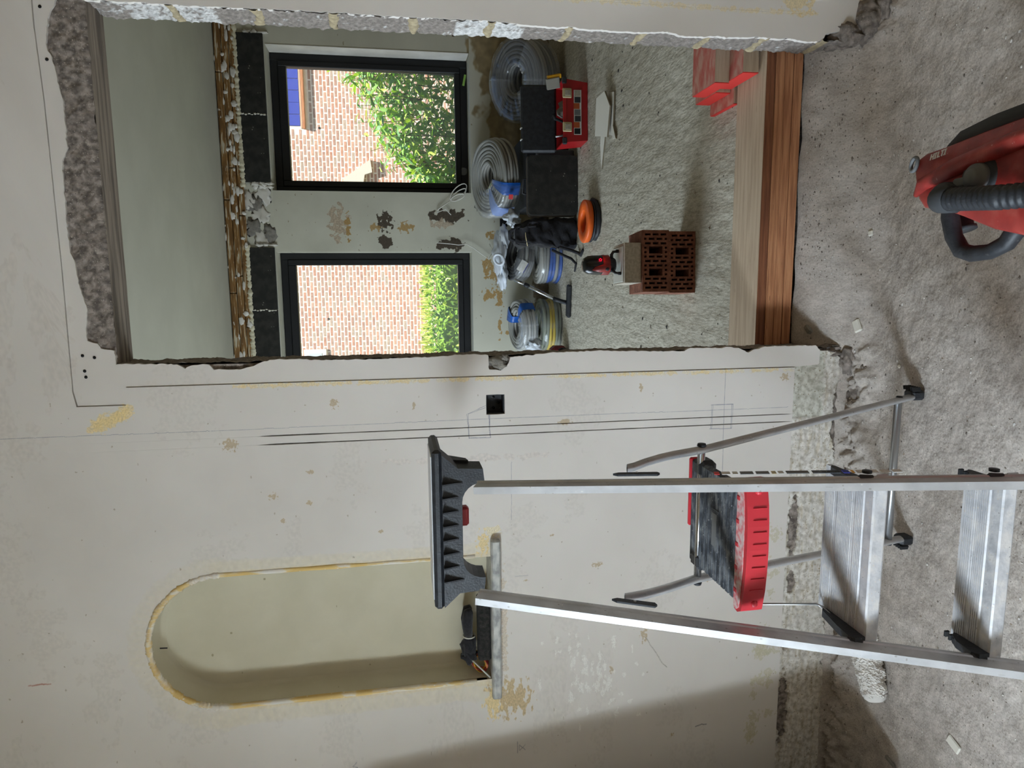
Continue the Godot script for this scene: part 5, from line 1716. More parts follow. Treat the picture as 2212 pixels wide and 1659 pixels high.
# ---------------------------------------------------------------- red dust extractor with hose
func dust_extractor() -> void:
	var base := Vector3(0.2, FF, 1.2)
	var t := thing("dust_extractor", "dirty red dust extractor with black ribbed hose and loop handle on the rubble floor", "dust extractor", base)
	var o := -base
	var top := [[0.226, 0.893], [0.262, 0.884], [0.286, 0.89], [0.297, 0.92], [0.300, 0.975], [0.312, 1.10], [0.322, 1.25], [0.335, 1.45], [0.30, 1.53], [0.2, 1.55], [0.09, 1.53], [0.06, 1.42], [0.078, 1.25], [0.105, 1.14], [0.14, 1.05], [0.163, 0.985], [0.172, 0.927], [0.195, 0.905]]
	# red head: loft of three rings, crowned on top
	var ring := func(scale: float, y: float, lift: float) -> Array:
		var out := []
		var c := Vector2(0.21, 1.2)
		for q in top:
			var p := c + (Vector2(q[0], q[1]) - c) * scale
			out.append(Vector3(p.x, y + lift * (p.y - 1.2), p.y) + o)
		return out
	var rings := [ring.call(1.06, -0.02, 0.0), ring.call(1.05, 0.12, 0.0), ring.call(1.02, 0.195, 0.03), ring.call(0.985, 0.225, 0.05), ring.call(0.92, 0.24, 0.06), ring.call(0.6, 0.252, 0.06), ring.call(0.2, 0.255, 0.06)]
	var st := sf(true)
	for i in rings.size() - 1:
		for k in top.size():
			var k2: int = (k + 1) % top.size()
			quad(st, rings[i][k2], rings[i][k], rings[i + 1][k], rings[i + 1][k2])
	var last: Array = rings[-1]
	for k in range(1, last.size() - 1):
		tri(st, last[0], last[k + 1], last[k])
	var head := obj("red_head", st, mats.red_tool, t)
	# raised rib and seam across the head
	st = sf(true)
	tube(st, [Vector3(0.20, 0.238, 0.93) + o, Vector3(0.222, 0.246, 0.96) + o, Vector3(0.242, 0.252, 1.05) + o, Vector3(0.268, 0.256, 1.2) + o, Vector3(0.285, 0.26, 1.4) + o], [0.006, 0.016, 0.02, 0.02, 0.01], 8)
	obj("moulded_rib", st, mats.red_tool, head)
	st = sf(true)
	tube(st, [Vector3(0.303, 0.19, 0.965) + o, Vector3(0.313, 0.197, 1.02) + o, Vector3(0.322, 0.2, 1.1) + o, Vector3(0.334, 0.2, 1.25) + o, Vector3(0.342, 0.2, 1.4) + o], [0.006, 0.02, 0.024, 0.024, 0.014], 8)
	obj("rubber_bumper", st, mats.dark_grey_rubber, head)
	# dark well with a knob
	st = sf(true)
	lathe(st, [Vector2(0.0, 0.004), Vector2(0.034, 0.004), Vector2(0.042, 0.001), Vector2(0.046, -0.006)], 24, Transform3D(Basis(Vector3.RIGHT, 0.06), Vector3(0.212, 0.255, 1.125) + o))
	obj("knob_well", st, mats.dark_grey_rubber, head)
	st = sf(true)
	lathe(st, [Vector2(0.0, 0.022), Vector2(0.012, 0.022), Vector2(0.0165, 0.019), Vector2(0.0175, 0.012), Vector2(0.027, 0.011), Vector2(0.029, 0.004), Vector2(0.029, 0.0)], 26, Transform3D(Basis(Vector3.RIGHT, 0.06), Vector3(0.212, 0.257, 1.125) + o))
	obj("knob", st, mats.grey_rubber, head)
	st = sf()
	bx(st, Vector3(0.207, 0.262, 1.085) + o, Vector3(0.02, 0.009, 0.038), 0.004)
	obj("knob_tab", st, mats.grey_rubber, head)
	# white maker's lettering on the right shoulder
	var tm := TextMesh.new()
	tm.text = "HILTI"
	var fnt := SystemFont.new()
	fnt.font_names = PackedStringArray(["Droid Sans"])
	fnt.font_weight = 700
	tm.font = fnt
	tm.font_size = 32
	tm.pixel_size = 0.00062
	tm.depth = 0.0015
	put("maker_lettering", tm, mats.white_plastic, head, Vector3(0.281, 0.2405, 0.992) + o, Basis(Vector3(0.1, 0.06, 1).normalized(), Vector3(1, -0.32, -0.1).normalized(), Vector3(0.3, 1, -0.06).normalized()))
	# grey castor ring at the back of the head
	st = sf(true)
	tube(st, circle(Vector3(0.276, 0.222, 0.898) + o, Vector3(1, 0, 0.15).normalized(), Vector3(0, 0.25, 1).normalized(), 0.015, 18), 0.0048, 8, true)
	obj("strap_eye", st, mats.grey_rubber, head)
	# hose: cuff and ribbed tube that sinks to the floor
	st = sf(true)
	tube(st, [Vector3(0.182, 0.215, 1.04) + o, Vector3(0.18, 0.268, 1.052) + o, Vector3(0.175, 0.288, 1.072) + o, Vector3(0.17, 0.294, 1.1) + o], [0.033, 0.033, 0.031, 0.028], 18)
	obj("hose_cuff", st, mats.dark_grey_rubber, t)
	var curve := Curve3D.new()
	curve.add_point(Vector3(0.17, 0.294, 1.1) + o, Vector3.ZERO, Vector3(-0.01, 0.012, 0.08))
	curve.add_point(Vector3(0.155, 0.26, 1.38) + o, Vector3(0.0, 0.05, -0.12), Vector3(0.0, -0.06, 0.14))
	curve.add_point(Vector3(-0.1, FF + 0.04, 1.95) + o, Vector3(0.06, 0.2, -0.1), Vector3(-0.1, -0.01, 0.2))
	curve.add_point(Vector3(-0.5, FF + 0.035, 2.5) + o, Vector3(0.2, 0.0, -0.1))
	var hose := []
	var rad := []
	var n := int(curve.get_baked_length() / 0.0035)
	for i in n:
		hose.append(curve.sample_baked(i * 0.0035))
		rad.append(0.0245 if (i / 2) % 2 == 0 else 0.0215)
	st = sf(true)
	tube(st, hose, rad, 14)
	obj("ribbed_hose", st, mats.black_plastic, t)
	# loop handle and inlet stub on the left
	st = sf(true)
	tube(st, [Vector3(0.195, 0.190, 0.985) + o, Vector3(0.145, 0.197, 0.992) + o, Vector3(0.10, 0.195, 1.005) + o, Vector3(0.068, 0.193, 1.028) + o, Vector3(0.06, 0.191, 1.055) + o, Vector3(0.062, 0.190, 1.1) + o, Vector3(0.078, 0.190, 1.14) + o, Vector3(0.11, 0.190, 1.165) + o, Vector3(0.14, 0.190, 1.16) + o], [0.02, 0.019, 0.018, 0.018, 0.018, 0.017, 0.018, 0.02, 0.024], 14)
	obj("loop_handle", st, mats.black_plastic, t)
	st = sf(true)
	tube(st, [Vector3(0.18, 0.12, 0.935) + o, Vector3(0.128, 0.118, 0.95) + o, Vector3(0.127, 0.118, 0.95) + o, Vector3(0.118, 0.117, 0.953) + o], [0.019, 0.019, 0.024, 0.024], 16)
	obj("inlet_stub", st, mats.dark_grey_rubber, t)
	# tank below, castors
	st = sf(true)
	var low := [ring.call(0.92, FF + 0.06, 0.0), ring.call(1.0, FF + 0.09, 0.0), ring.call(1.02, -0.03, 0.0), ring.call(1.0, -0.018, 0.0)]
	for i in low.size() - 1:
		for k in top.size():
			var k2: int = (k + 1) % top.size()
			quad(st, low[i][k2], low[i][k], low[i + 1][k], low[i + 1][k2])
	for k in range(1, top.size() - 1):
		tri(st, low[0][0], low[0][k], low[0][k + 1])
	obj("tank", st, mats.dark_grey_rubber, t)
	for c in [[0.27, 0.95], [0.2, 0.95], [0.11, 1.42], [0.29, 1.42]]:
		st = sf(true)
		tube(st, [Vector3(c[0] - 0.012, FF + 0.032, c[1]) + o, Vector3(c[0] + 0.012, FF + 0.032, c[1]) + o], 0.032, 16)
		obj("castor", st, mats.black_plastic, t)

# ---------------------------------------------------------------- niche
func niche_things() -> void:
	var st := sf()
	var shelf := PackedVector2Array([Vector2(-1.555, -0.118), Vector2(-0.925, -0.118), Vector2(-0.925, 0.02), Vector2(-0.932, 0.03), Vector2(-1.548, 0.03), Vector2(-1.555, 0.02)])
	bx(st, Vector3(-1.24, 1.1155, 0.0155), Vector3(0.63, 0.035, 0.031), 0.006)
	box_between(st, Vector3(-1.483, 1.1, -0.12), Vector3(-0.997, 1.133, 0.002), 0.002)
	one("niche_shelf", "grey marble shelf at the foot of the arched wall niche", "shelf", st, mats.marble)
	# black block
	st = sf()
	bx(st, Vector3(0, 0.024, 0), Vector3(0.245, 0.048, 0.06), 0.006, Basis(Vector3.UP, 0.05))
	var blk := one("charred_block", "rough black block lying on the niche shelf under the bundled cloth", "block", st, mats.charred)
	blk.position = Vector3(-1.288, 1.133, -0.035)
	# bundle of black cloth tied with a white string
	var b := thing("cloth_bundle", "folded black cloth gloves tied with a white string on the niche shelf", "gloves", Vector3(-1.32, 1.1905, -0.045))
	st = sf(true)
	for s in [-1, 1]:
		tube(st, [Vector3(0.108, 0.014, 0.012 * s), Vector3(0.10, 0.024, 0.014 * s), Vector3(0.06, 0.03, 0.018 * s), Vector3(0.02, 0.028, 0.016 * s), Vector3(-0.005, 0.022, 0.008 * s)], [0.008, 0.018, 0.021, 0.018, 0.013], 12)
	obj("folded_fingers", st, mats.black_cloth, b)
	st = sf(true)
	lump(st, Vector3(-0.05, 0.024, 0.0), Vector3(0.055, 0.027, 0.03), 301, 0.22, 18, 12)
	lump(st, Vector3(-0.083, 0.022, 0.004), Vector3(0.032, 0.028, 0.026), 302, 0.25, 16, 10)
	obj("cuffs", st, mats.black_cloth, b)
	st = sf(true)
	tube(st, circle(Vector3(-0.004, 0.022, 0.0), Vector3.UP, Vector3.BACK, 0.023, 18), 0.0028, 6, true)
	obj("string", st, mats.white_wire, b)
	# coil of red and yellow wire
	var w := thing("wire_coil", "small coil of red and yellow wire at the end of the niche shelf", "wire", Vector3(-1.442, 1.133, -0.05))
	rng.seed = 14
	for m in [["crimson_wire", 6], ["yellow_wire", 5]]:
		st = sf(true)
		for k in m[1]:
			var u := Vector3(1, 0.6 + rng.randf_range(-0.2, 0.2), rng.randf_range(-0.15, 0.15)).normalized()
			var v := Vector3(-0.4, 0.75, rng.randf_range(-0.3, 0.3)).normalized()
			var c := Vector3(rng.randf_range(-0.006, 0.006), 0.042 + rng.randf_range(-0.005, 0.006), rng.randf_range(-0.015, 0.015))
			var pts := []
			for i in 20:
				var t := TAU * i / 20.0
				pts.append(c + u * cos(t) * rng.randf_range(0.036, 0.041) + v * sin(t) * 0.024)
			tube(st, pts, 0.0022, 5, true)
		obj("wire_turns", st, mats[m[0]], w)
	for k in 2:
		st = sf(true)
		var a: Vector3 = [Vector3(-1.478, 1.1385, 0.0), Vector3(-1.44, 1.14, -0.09)][k]
		tube(st, [a, a + [Vector3(0.06, 0.065, -0.03), Vector3(0.045, 0.06, 0.02)][k]], 0.003, 8)
		one("white_stick", ["thin white plastic stick leaning across the coil of wire", "thin white plastic stick behind the coil of wire against the niche back"][k], "stick", st, mats.white_wire)
	# nail in the niche vault
	st = sf(true)
	tube(st, [Vector3(-1.285, 2.331, -0.085), Vector3(-1.285, 2.30, -0.082)], 0.0025, 6)
	one("nail", "dark nail stub sticking out of the niche vault", "nail", st, mats.black_matte)

# ---------------------------------------------------------------- hollow bricks, box and laser level
func bricks_and_level() -> void:
	var W := 0.295
	var H := 0.136
	var D := 0.19
	var turn := 0.06
	var origin := Vector3(0.098, 0.0, -0.885)
	# face of a hollow brick: seven rows of slots, two grip holes
	var holes := []
	for row in 3:
		var y := 0.034 + row * 0.034
		for k in 3:
			holes.append(Rect2(-999, y, 0, 0))
	holes.clear()
	var cols := 13
	for c in cols:
		var x := -W / 2 + 0.0205 + c * (W - 0.041) / (cols - 1)
		if c in [3, 4, 8, 9]:
			for y in [0.016, H - 0.016]:
				holes.append(Rect2(x - 0.005, y - 0.006, 0.010, 0.012))
		elif c % 2 == 0:
			for k in 3:
				holes.append(Rect2(x - 0.0052, 0.014 + k * 0.0395, 0.0104, 0.029))
		else:
			for k in 2:
				holes.append(Rect2(x - 0.0052, 0.034 + k * 0.0395, 0.0104, 0.029))
			for y in [0.016, H - 0.016]:
				holes.append(Rect2(x - 0.0052, y - 0.006, 0.0104, 0.012))
	for c in [3.5, 8.5]:
		var x: float = -W / 2 + 0.0205 + c * (W - 0.041) / (cols - 1)
		holes.append(Rect2(x - 0.017, 0.034, 0.034, H - 0.068))
	for i in 2:
		var t := thing("hollow_brick", ["lower red hollow brick on the screed floor under another brick", "upper red hollow brick carrying the cardboard box"][i], "brick", origin + Vector3(0.004 * i, H * i + 0.001, 0.003 * i), "stacked hollow bricks", turn + 0.015 * i)
		# solid between the holes: split the face into a grid of strips
		var xs := [-W / 2, W / 2]
		var ys := [0.0, H]
		for r in holes:
			xs.append_array([r.position.x, r.end.x])
			ys.append_array([r.position.y, r.end.y])
		xs.sort()
		ys.sort()
		var st := sf()
		var zf := D / 2
		for a in xs.size() - 1:
			if xs[a + 1] - xs[a] < 1e-5:
				continue
			var y := 0
			while y < ys.size() - 1:
				var y2 := y
				var solid := true
				while y2 < ys.size() - 1:
					var mid := Vector2((xs[a] + xs[a + 1]) / 2, (ys[y2] + ys[y2 + 1]) / 2)
					var inside := false
					for r in holes:
						if r.has_point(mid):
							inside = true
							break
					if inside:
						solid = y2 > y
						break
					y2 += 1
				if y2 > y:
					quad(st, Vector3(xs[a], ys[y], zf), Vector3(xs[a + 1], ys[y], zf), Vector3(xs[a + 1], ys[y2], zf), Vector3(xs[a], ys[y2], zf))
				y = maxi(y2, y + 1) if solid else y + 1
		quad(st, Vector3(-W / 2, H, zf), Vector3(W / 2, H, zf), Vector3(W / 2, H, -zf), Vector3(-W / 2, H, -zf))
		quad(st, Vector3(-W / 2, 0, -zf), Vector3(W / 2, 0, -zf), Vector3(W / 2, 0, zf), Vector3(-W / 2, 0, zf))
		quad(st, Vector3(W / 2, 0, zf), Vector3(W / 2, 0, -zf), Vector3(W / 2, H, -zf), Vector3(W / 2, H, zf))
		quad(st, Vector3(-W / 2, 0, -zf), Vector3(-W / 2, 0, zf), Vector3(-W / 2, H, zf), Vector3(-W / 2, H, -zf))
		quad(st, Vector3(W / 2, 0, -zf), Vector3(-W / 2, 0, -zf), Vector3(-W / 2, H, -zf), Vector3(W / 2, H, -zf))
		obj("brick_shell", st, mats.clay, t)
		st = sf()
		for r in holes:
			var a: Vector2 = r.position
			var b: Vector2 = r.end
			var zb := -zf + 0.004
			quad(st, Vector3(a.x, a.y, zf), Vector3(a.x, a.y, zb), Vector3(b.x, a.y, zb), Vector3(b.x, a.y, zf))
			quad(st, Vector3(a.x, b.y, zf), Vector3(b.x, b.y, zf), Vector3(b.x, b.y, zb), Vector3(a.x, b.y, zb))
			quad(st, Vector3(a.x, a.y, zf), Vector3(a.x, b.y, zf), Vector3(a.x, b.y, zb), Vector3(a.x, a.y, zb))
			quad(st, Vector3(b.x, a.y, zf), Vector3(b.x, a.y, zb), Vector3(b.x, b.y, zb), Vector3(b.x, b.y, zf))
		obj("brick_cells", st, mats.clay, t)
	var top := H * 2 + 0.002
	var bt := thing("cardboard_box", "small grey cardboard box under the laser level on the hollow bricks", "box", Vector3(0.096, top, -0.89), "", turn)
	var st := sf()
	bx(st, Vector3(0, 0.041, 0.005), Vector3(0.193, 0.082, 0.17), 0.002)
	obj("carton", st, mats.card, bt)
	st = sf()
	bx(st, Vector3(-0.003, 0.0835, -0.005), Vector3(0.17, 0.003, 0.15), 0.001)
	obj("lid_sheet", st, plain("pale_sheet", rgb8(196, 202, 194), 0.4), bt)
	# laser level on three legs
	var l := thing("laser_level", "black and red cross-line laser level standing on the cardboard box", "laser level", Vector3(0.094, top + 0.0855, -0.9), "", 0.35)
	st = sf(true)
	lathe(st, [Vector2(0.0, 0.045), Vector2(0.043, 0.046), Vector2(0.047, 0.05), Vector2(0.048, 0.075), Vector2(0.048, 0.1), Vector2(0.047, 0.13), Vector2(0.043, 0.155), Vector2(0.034, 0.172), Vector2(0.02, 0.18), Vector2(0.0, 0.182)], 24)
	obj("housing", st, mats.black_gloss, l)
	st = sf(true)
	lathe(st, [Vector2(0.0486, 0.05), Vector2(0.0495, 0.053), Vector2(0.0497, 0.083), Vector2(0.0486, 0.086)], 24)
	obj("red_band", st, mats.red_tool, l)
	st = sf(true)
	prism(st, PackedVector2Array([Vector2(-0.012, 0.05), Vector2(0.02, 0.05), Vector2(0.026, 0.09), Vector2(0.012, 0.13), Vector2(-0.004, 0.14), Vector2(-0.014, 0.1)]), 0.0, 0.006, Transform3D(Basis(Vector3.UP, -0.9), Vector3(-0.034, 0.0, 0.031)))
	obj("red_grip", st, mats.red_tool, l)
	st = sf(true)
	lathe(st, [Vector2(0.0, 0.006), Vector2(0.008, 0.0055), Vector2(0.0105, 0.003), Vector2(0.011, 0.0)], 16, Transform3D(Basis(Vector3.UP, -0.75) * Basis(Vector3.RIGHT, PI / 2), Vector3(-0.034, 0.066, 0.036)))
	obj("lock_knob", st, mats.black_plastic, l)
	var glow := plain("laser_glow", rgb8(60, 4, 12), 0.4)
	glow.emission_enabled = true
	glow.emission = rgb8(255, 20, 60)
	glow.emission_energy_multiplier = 1.6
	st = sf()
	for k in 5:
		var a := TAU * k / 5.0
		bx(st, Vector3(0.0086 + 0.006 * cos(a), 0.1 + 0.006 * sin(a), 0.047), Vector3(0.005, 0.004, 0.003), 0.001)
	obj("laser_light_dots", st, glow, l)
	st = sf(true)
	lathe(st, [Vector2(0.0, 0.014), Vector2(0.03, 0.015), Vector2(0.036, 0.024), Vector2(0.036, 0.036), Vector2(0.042, 0.046)], 20)
	obj("turntable", st, mats.black_plastic, l)
	for k in 3:
		st = sf(true)
		var a := TAU * k / 3.0 + 0.5
		var d := Vector3(cos(a), 0, sin(a))
		tube(st, [d * 0.025 + Vector3(0, 0.032, 0), d * 0.05 + Vector3(0, 0.034, 0), d * 0.064 + Vector3(0, 0.026, 0), d * 0.067 + Vector3(0, 0.006, 0)], [0.009, 0.008, 0.007, 0.006], 10)
		var leg := obj("leg", st, mats.black_plastic, l)
		st = sf(true)
		tube(st, [d * 0.067 + Vector3(0, 0.0, 0), d * 0.067 + Vector3(0, 0.012, 0)], 0.0085, 10)
		obj("levelling_screw", st, mats.black_matte, leg)
	var lamp := OmniLight3D.new()
	lamp.name = "laser_light"
	lamp.light_color = rgb8(255, 30, 60)
	lamp.light_energy = 0.0006
	lamp.light_size = 0.01
	lamp.omni_range = 4.0
	lamp.omni_attenuation = 2.0
	lamp.shadow_enabled = true
	l.add_child(lamp)
	lamp.position = Vector3(0.0086, 0.1, 0.058)

# ---------------------------------------------------------------- tools standing before the window wall
func tools_at_the_wall() -> void:
	# ---- open toolbox
	var t := thing("toolbox", "open red plastic toolbox with black lid and two pale latches", "toolbox", Vector3(1.26, 0.001, -2.83), "", 0.05)
	var W := 0.455
	var D := 0.225
	var st := sf()
	# tub with sloping sides, open at the top
	var q := [[-W / 2 + 0.02, -D / 2 + 0.01], [W / 2 - 0.02, -D / 2 + 0.01], [W / 2 - 0.02, D / 2 - 0.015], [-W / 2 + 0.02, D / 2 - 0.015]]
	var p := [[-W / 2, -D / 2], [W / 2, -D / 2], [W / 2, D / 2], [-W / 2, D / 2]]
	for i in 4:
		var j := (i + 1) % 4
		var a := Vector3(q[i][0], 0, q[i][1])
		var b := Vector3(q[j][0], 0, q[j][1])
		var c := Vector3(p[j][0], 0.19, p[j][1])
		var d := Vector3(p[i][0], 0.19, p[i][1])
		quad(st, b, a, d, c)
		var k := Vector3(0.965, 1, 0.93)
		quad(st, a * k + Vector3(0, 0.01, 0), b * k + Vector3(0, 0.01, 0), c * k, d * k)
		quad(st, d, d * k, c * k, c)
	quad(st, Vector3(q[0][0], 0, q[0][1]), Vector3(q[1][0], 0, q[1][1]), Vector3(q[2][0], 0, q[2][1]), Vector3(q[3][0], 0, q[3][1]))
	quad(st, Vector3(q[3][0], 0.012, q[3][1]), Vector3(q[2][0], 0.012, q[2][1]), Vector3(q[1][0], 0.012, q[1][1]), Vector3(q[0][0], 0.012, q[0][1]))
	var red := plain("toolbox_red", rgb8(172, 26, 30), 0.45)
	obj("tub", st, red, t)
	st = sf()
	bx(st, Vector3(0, 0.178, D / 2 + 0.003), Vector3(W - 0.16, 0.026, 0.012), 0.004)
	obj("front_lip", st, red, t)
	for s in [-1, 1]:
		st = sf()
		bx(st, Vector3(s * (W / 2 - 0.012), 0.178, D / 2 - 0.006), Vector3(0.05, 0.034, 0.022), 0.006)
		obj("corner_guard", st, mats.dark_grey_rubber, t)
		st = sf()
		bx(st, Vector3(s * 0.12, 0.162, D / 2 + 0.012), Vector3(0.07, 0.07, 0.012), 0.007)
		var latch := obj("latch", st, mats.cream, t)
		st = sf()
		bx(st, Vector3(s * 0.12, 0.158, D / 2 + 0.019), Vector3(0.04, 0.042, 0.004), 0.002)
		obj("latch_tongue", st, mats.card, latch)
	# picture label on the front
	plain("label_orange", rgb8(176, 84, 40), 0.6)
	st = sf()
	bx(st, Vector3(-0.01, 0.082, D / 2 - 0.0055), Vector3(0.32, 0.062, 0.002), 0.0, Basis(Vector3.RIGHT, -0.08))
	var lab := obj("label", st, mats.paper, t)
	for k in 7:
		st = sf()
		bx(st, Vector3(-0.145 + 0.045 * k, 0.082 + 0.005 * sin(k * 2.0), D / 2 - 0.0044), Vector3(0.04, 0.044, 0.002), 0.0, Basis(Vector3.RIGHT, -0.08))
		obj("label_picture", st, [mats.card, mats.dark_grey_rubber, mats.label_orange, mats.grey_rubber, mats.dark_grey_rubber, mats.label_orange, mats.black_matte][6 - k], lab)
	# lid, hinged open at the back
	st = sf()
	bx(st, Vector3(0.0, 0.325, -D / 2 - 0.015), Vector3(0.5, 0.27, 0.05), 0.014, Basis(Vector3.RIGHT, -0.1))
	var lid := obj("lid", st, mats.black_plastic, t)
	for k in 4:
		st = sf()
		bx(st, Vector3(0.0, 0.25 + 0.055 * k, -D / 2 + 0.012 - 0.0055 * k), Vector3(0.48, 0.006, 0.004), 0.001, Basis(Vector3.RIGHT, -0.1))
		obj("lid_rib", st, mats.black_matte, lid)
	for x in [-0.07, -0.155]:
		st = sf()
		bx(st, Vector3(x, 0.459, -D / 2 - 0.026), Vector3(0.008, 0.012, 0.035))
		obj("hinge_clip", st, mats.paper, lid)
	# things in the toolbox
	var gr := sf(true)
	tube(gr, [Vector3(1.19, 0.10, -2.83), Vector3(1.225, 0.235, -2.80), Vector3(1.255, 0.25, -2.79)], [0.008, 0.012, 0.01], 10)
	one("pliers", "black-handled pliers leaning inside the open red toolbox", "pliers", gr, mats.black_matte)
	gr = sf(true)
	tube(gr, [Vector3(1.13, 0.06, -2.84), Vector3(1.09, 0.235, -2.77)], 0.007, 8)
	one("steel_rule", "slim grey steel rule poking out of the red toolbox", "rule", gr, mats.steel)
	gr = sf(true)
	lump(gr, Vector3(1.29, 0.13, -2.83), Vector3(0.07, 0.06, 0.06), 330, 0.4, 14, 9)
	one("grey_rag", "crumpled grey rag inside the open red toolbox", "rag", gr, mats.grey_mortar)
	var c := thing("bit_case", "small clear plastic case with yellow lid lying on the toolbox corner", "case", Vector3(1.47, 0.235, -2.785), "", -0.35)
	st = sf()
	bx(st, Vector3(0, 0.02, 0.012), Vector3(0.075, 0.10, 0.03), 0.004, Basis(Vector3.BACK, 0.2))
	obj("clear_body", st, plain("smoky_plastic", rgb8(150, 146, 136), 0.15), c)
	st = sf()
	bx(st, Vector3(0.045, 0.012, 0.0), Vector3(0.03, 0.105, 0.034), 0.004, Basis(Vector3.BACK, 0.2))
	obj("yellow_lid", st, mats.yellow, c)

	# ---- black case standing on edge
	t = thing("tool_case", "flat black plastic tool case standing on edge beside the red toolbox", "case", Vector3(0.772, 0.001, -3.03), "", 0.03)
	st = sf()
	var lean := Basis(Vector3.RIGHT, -0.06)
	prism(st, rounded(0.455, 0.392, 0.028, 4), 0.0, 0.055, Transform3D(lean, Vector3(0, 0.197, -0.03)))
	obj("front_half", st, mats.black_board, t)
	st = sf()
	prism(st, rounded(0.465, 0.39, 0.03, 4), -0.055, -0.002, Transform3D(lean, Vector3(0, 0.196, -0.03)))
	obj("back_half", st, mats.black_plastic, t)
	st = sf()
	prism(st, rounded(0.472, 0.40, 0.034, 4), -0.006, 0.004, Transform3D(lean, Vector3(0, 0.2, -0.03)))
	obj("seam_rim", st, plain("worn_rim", rgb8(92, 84, 74), 0.7), t)
	st = sf(true)
	tube(st, [Vector3(-0.06, 0.39, -0.05), Vector3(-0.055, 0.425, -0.053), Vector3(0.055, 0.425, -0.053), Vector3(0.06, 0.39, -0.05)], 0.01, 8)
	obj("carry_handle", st, mats.black_plastic, t)
	# a second box wedged behind the case
	st = sf()
	bx(st, Vector3(0.93, 0.18, -3.58), Vector3(0.6, 0.36, 0.56), 0.012)
	one("dark_crate", "dark plastic crate behind the black case, carrying the pale pipe roll", "crate", st, mats.black_plastic)
	st = sf()
	bx(st, Vector3(1.03, 0.15, -3.16), Vector3(0.07, 0.30, 0.08), 0.008)
	one("grey_tin", "small bluish grey tin in the gap behind toolbox and black case", "tin", st, plain("blue_grey", rgb8(120, 122, 136), 0.5))

	# ---- soft black bag
	t = thing("tool_bag", "slumped soft black tool bag with straps beside the black case", "bag", Vector3(0.395, 0.0, -3.1))
	st = sf(true)
	var nb := fnl(340, 5.0, 3)
	var nu := 28
	var nv := 18
	var bag := func(i: int, j: int) -> Vector3:
		var a := TAU * (i % nu) / nu
		var v := float(j) / nv
		var wx := lerpf(0.12, 0.08, v * v)
		var wz := lerpf(0.12, 0.05, v)
		if j == 0:
			wx *= 0.9
			wz *= 0.9
		var s := Vector3(signf(cos(a)) * pow(absf(cos(a)), 0.6) * wx, 0.005 + 0.49 * v, signf(sin(a)) * pow(absf(sin(a)), 0.6) * wz)
		s.x += 0.02 * sin(v * 3.0) + 0.03 * nb.get_noise_3d(s.x * 3, s.y * 2, s.z * 3)
		s.z += 0.05 * nb.get_noise_3d(s.x * 3 + 7, s.y * 2.5, s.z * 3)
		return s
	for j in nv:
		for i in nu:
			quad(st, bag.call(i + 1, j), bag.call(i, j), bag.call(i, j + 1), bag.call(i + 1, j + 1))
	for i in range(1, nu - 1):
		tri(st, bag.call(0, nv), bag.call(i + 1, nv), bag.call(i, nv))
	obj("bag_body", st, mats.black_cloth, t)
	for s in [-1, 1]:
		st = sf(true)
		tube(st, [Vector3(-0.07, 0.35, 0.055 * s), Vector3(-0.06, 0.47, 0.05 * s), Vector3(-0.03, 0.53, 0.03 * s), Vector3(0.03, 0.53, 0.03 * s), Vector3(0.06, 0.47, 0.05 * s), Vector3(0.07, 0.33, 0.06 * s)], 0.011, 8)
		obj("bag_handle", st, mats.black_cloth, t)
	st = sf(true)
	tube(st, [Vector3(-0.1, 0.15, 0.1), Vector3(-0.13, 0.05, 0.13), Vector3(-0.15, 0.012, 0.17), Vector3(-0.17, 0.01, 0.24), Vector3(-0.13, 0.01, 0.3)], [0.012, 0.013, 0.013, 0.013, 0.012], 6)
	obj("shoulder_strap", st, mats.black_cloth, t)
	st = sf(true)
	tube(st, [Vector3(-0.12, 0.2, 0.05), Vector3(-0.19, 0.04, 0.06), Vector3(-0.23, 0.012, 0.1), Vector3(-0.29, 0.01, 0.05)], [0.011, 0.011, 0.011, 0.008], 6)
	obj("hanging_strap", st, mats.black_cloth, t)
	st = sf(true)
	tube(st, [Vector3(-0.09, 0.40, 0.062), Vector3(-0.02, 0.415, 0.072), Vector3(0.06, 0.42, 0.066)], 0.0035, 6)
	obj("zip", st, mats.cream, t)

	# ---- orange cable reel, flat on the floor
	t = thing("cable_reel", "orange cable reel ring with black handle lying flat on the screed", "reel", Vector3(0.452, 0.0, -2.52))
	st = sf(true)
	lathe(st, [Vector2(0.10, 0.03), Vector2(0.145, 0.028), Vector2(0.15, 0.032), Vector2(0.15, 0.042), Vector2(0.10, 0.044)], 40)
	obj("lower_flange", st, mats.black_plastic, t)
	st = sf(true)
	lathe(st, [Vector2(0.078, 0.085), Vector2(0.08, 0.089), Vector2(0.148, 0.089), Vector2(0.153, 0.085), Vector2(0.153, 0.077), Vector2(0.150, 0.052), Vector2(0.1, 0.05), Vector2(0.1, 0.045), Vector2(0.08, 0.045), Vector2(0.078, 0.085)], 40)
	obj("upper_flange", st, mats.orange_plastic, t)
	st = sf(true)
	for k in 4:
		tube(st, circle(Vector3(0, 0.0485, 0), Vector3.RIGHT, Vector3.BACK, 0.112 + 0.008 * k, 30), 0.0045, 6, true)
	obj("wound_cable", st, mats.black_matte, t)
	for k in 3:
		st = sf()
		var a := TAU * k / 3.0
		bx(st, Vector3(0.04 * cos(a), 0.045, 0.04 * sin(a)), Vector3(0.085, 0.02, 0.018), 0.004, Basis(Vector3.UP, -a))
		obj("spoke", st, mats.orange_plastic, t)
	st = sf(true)
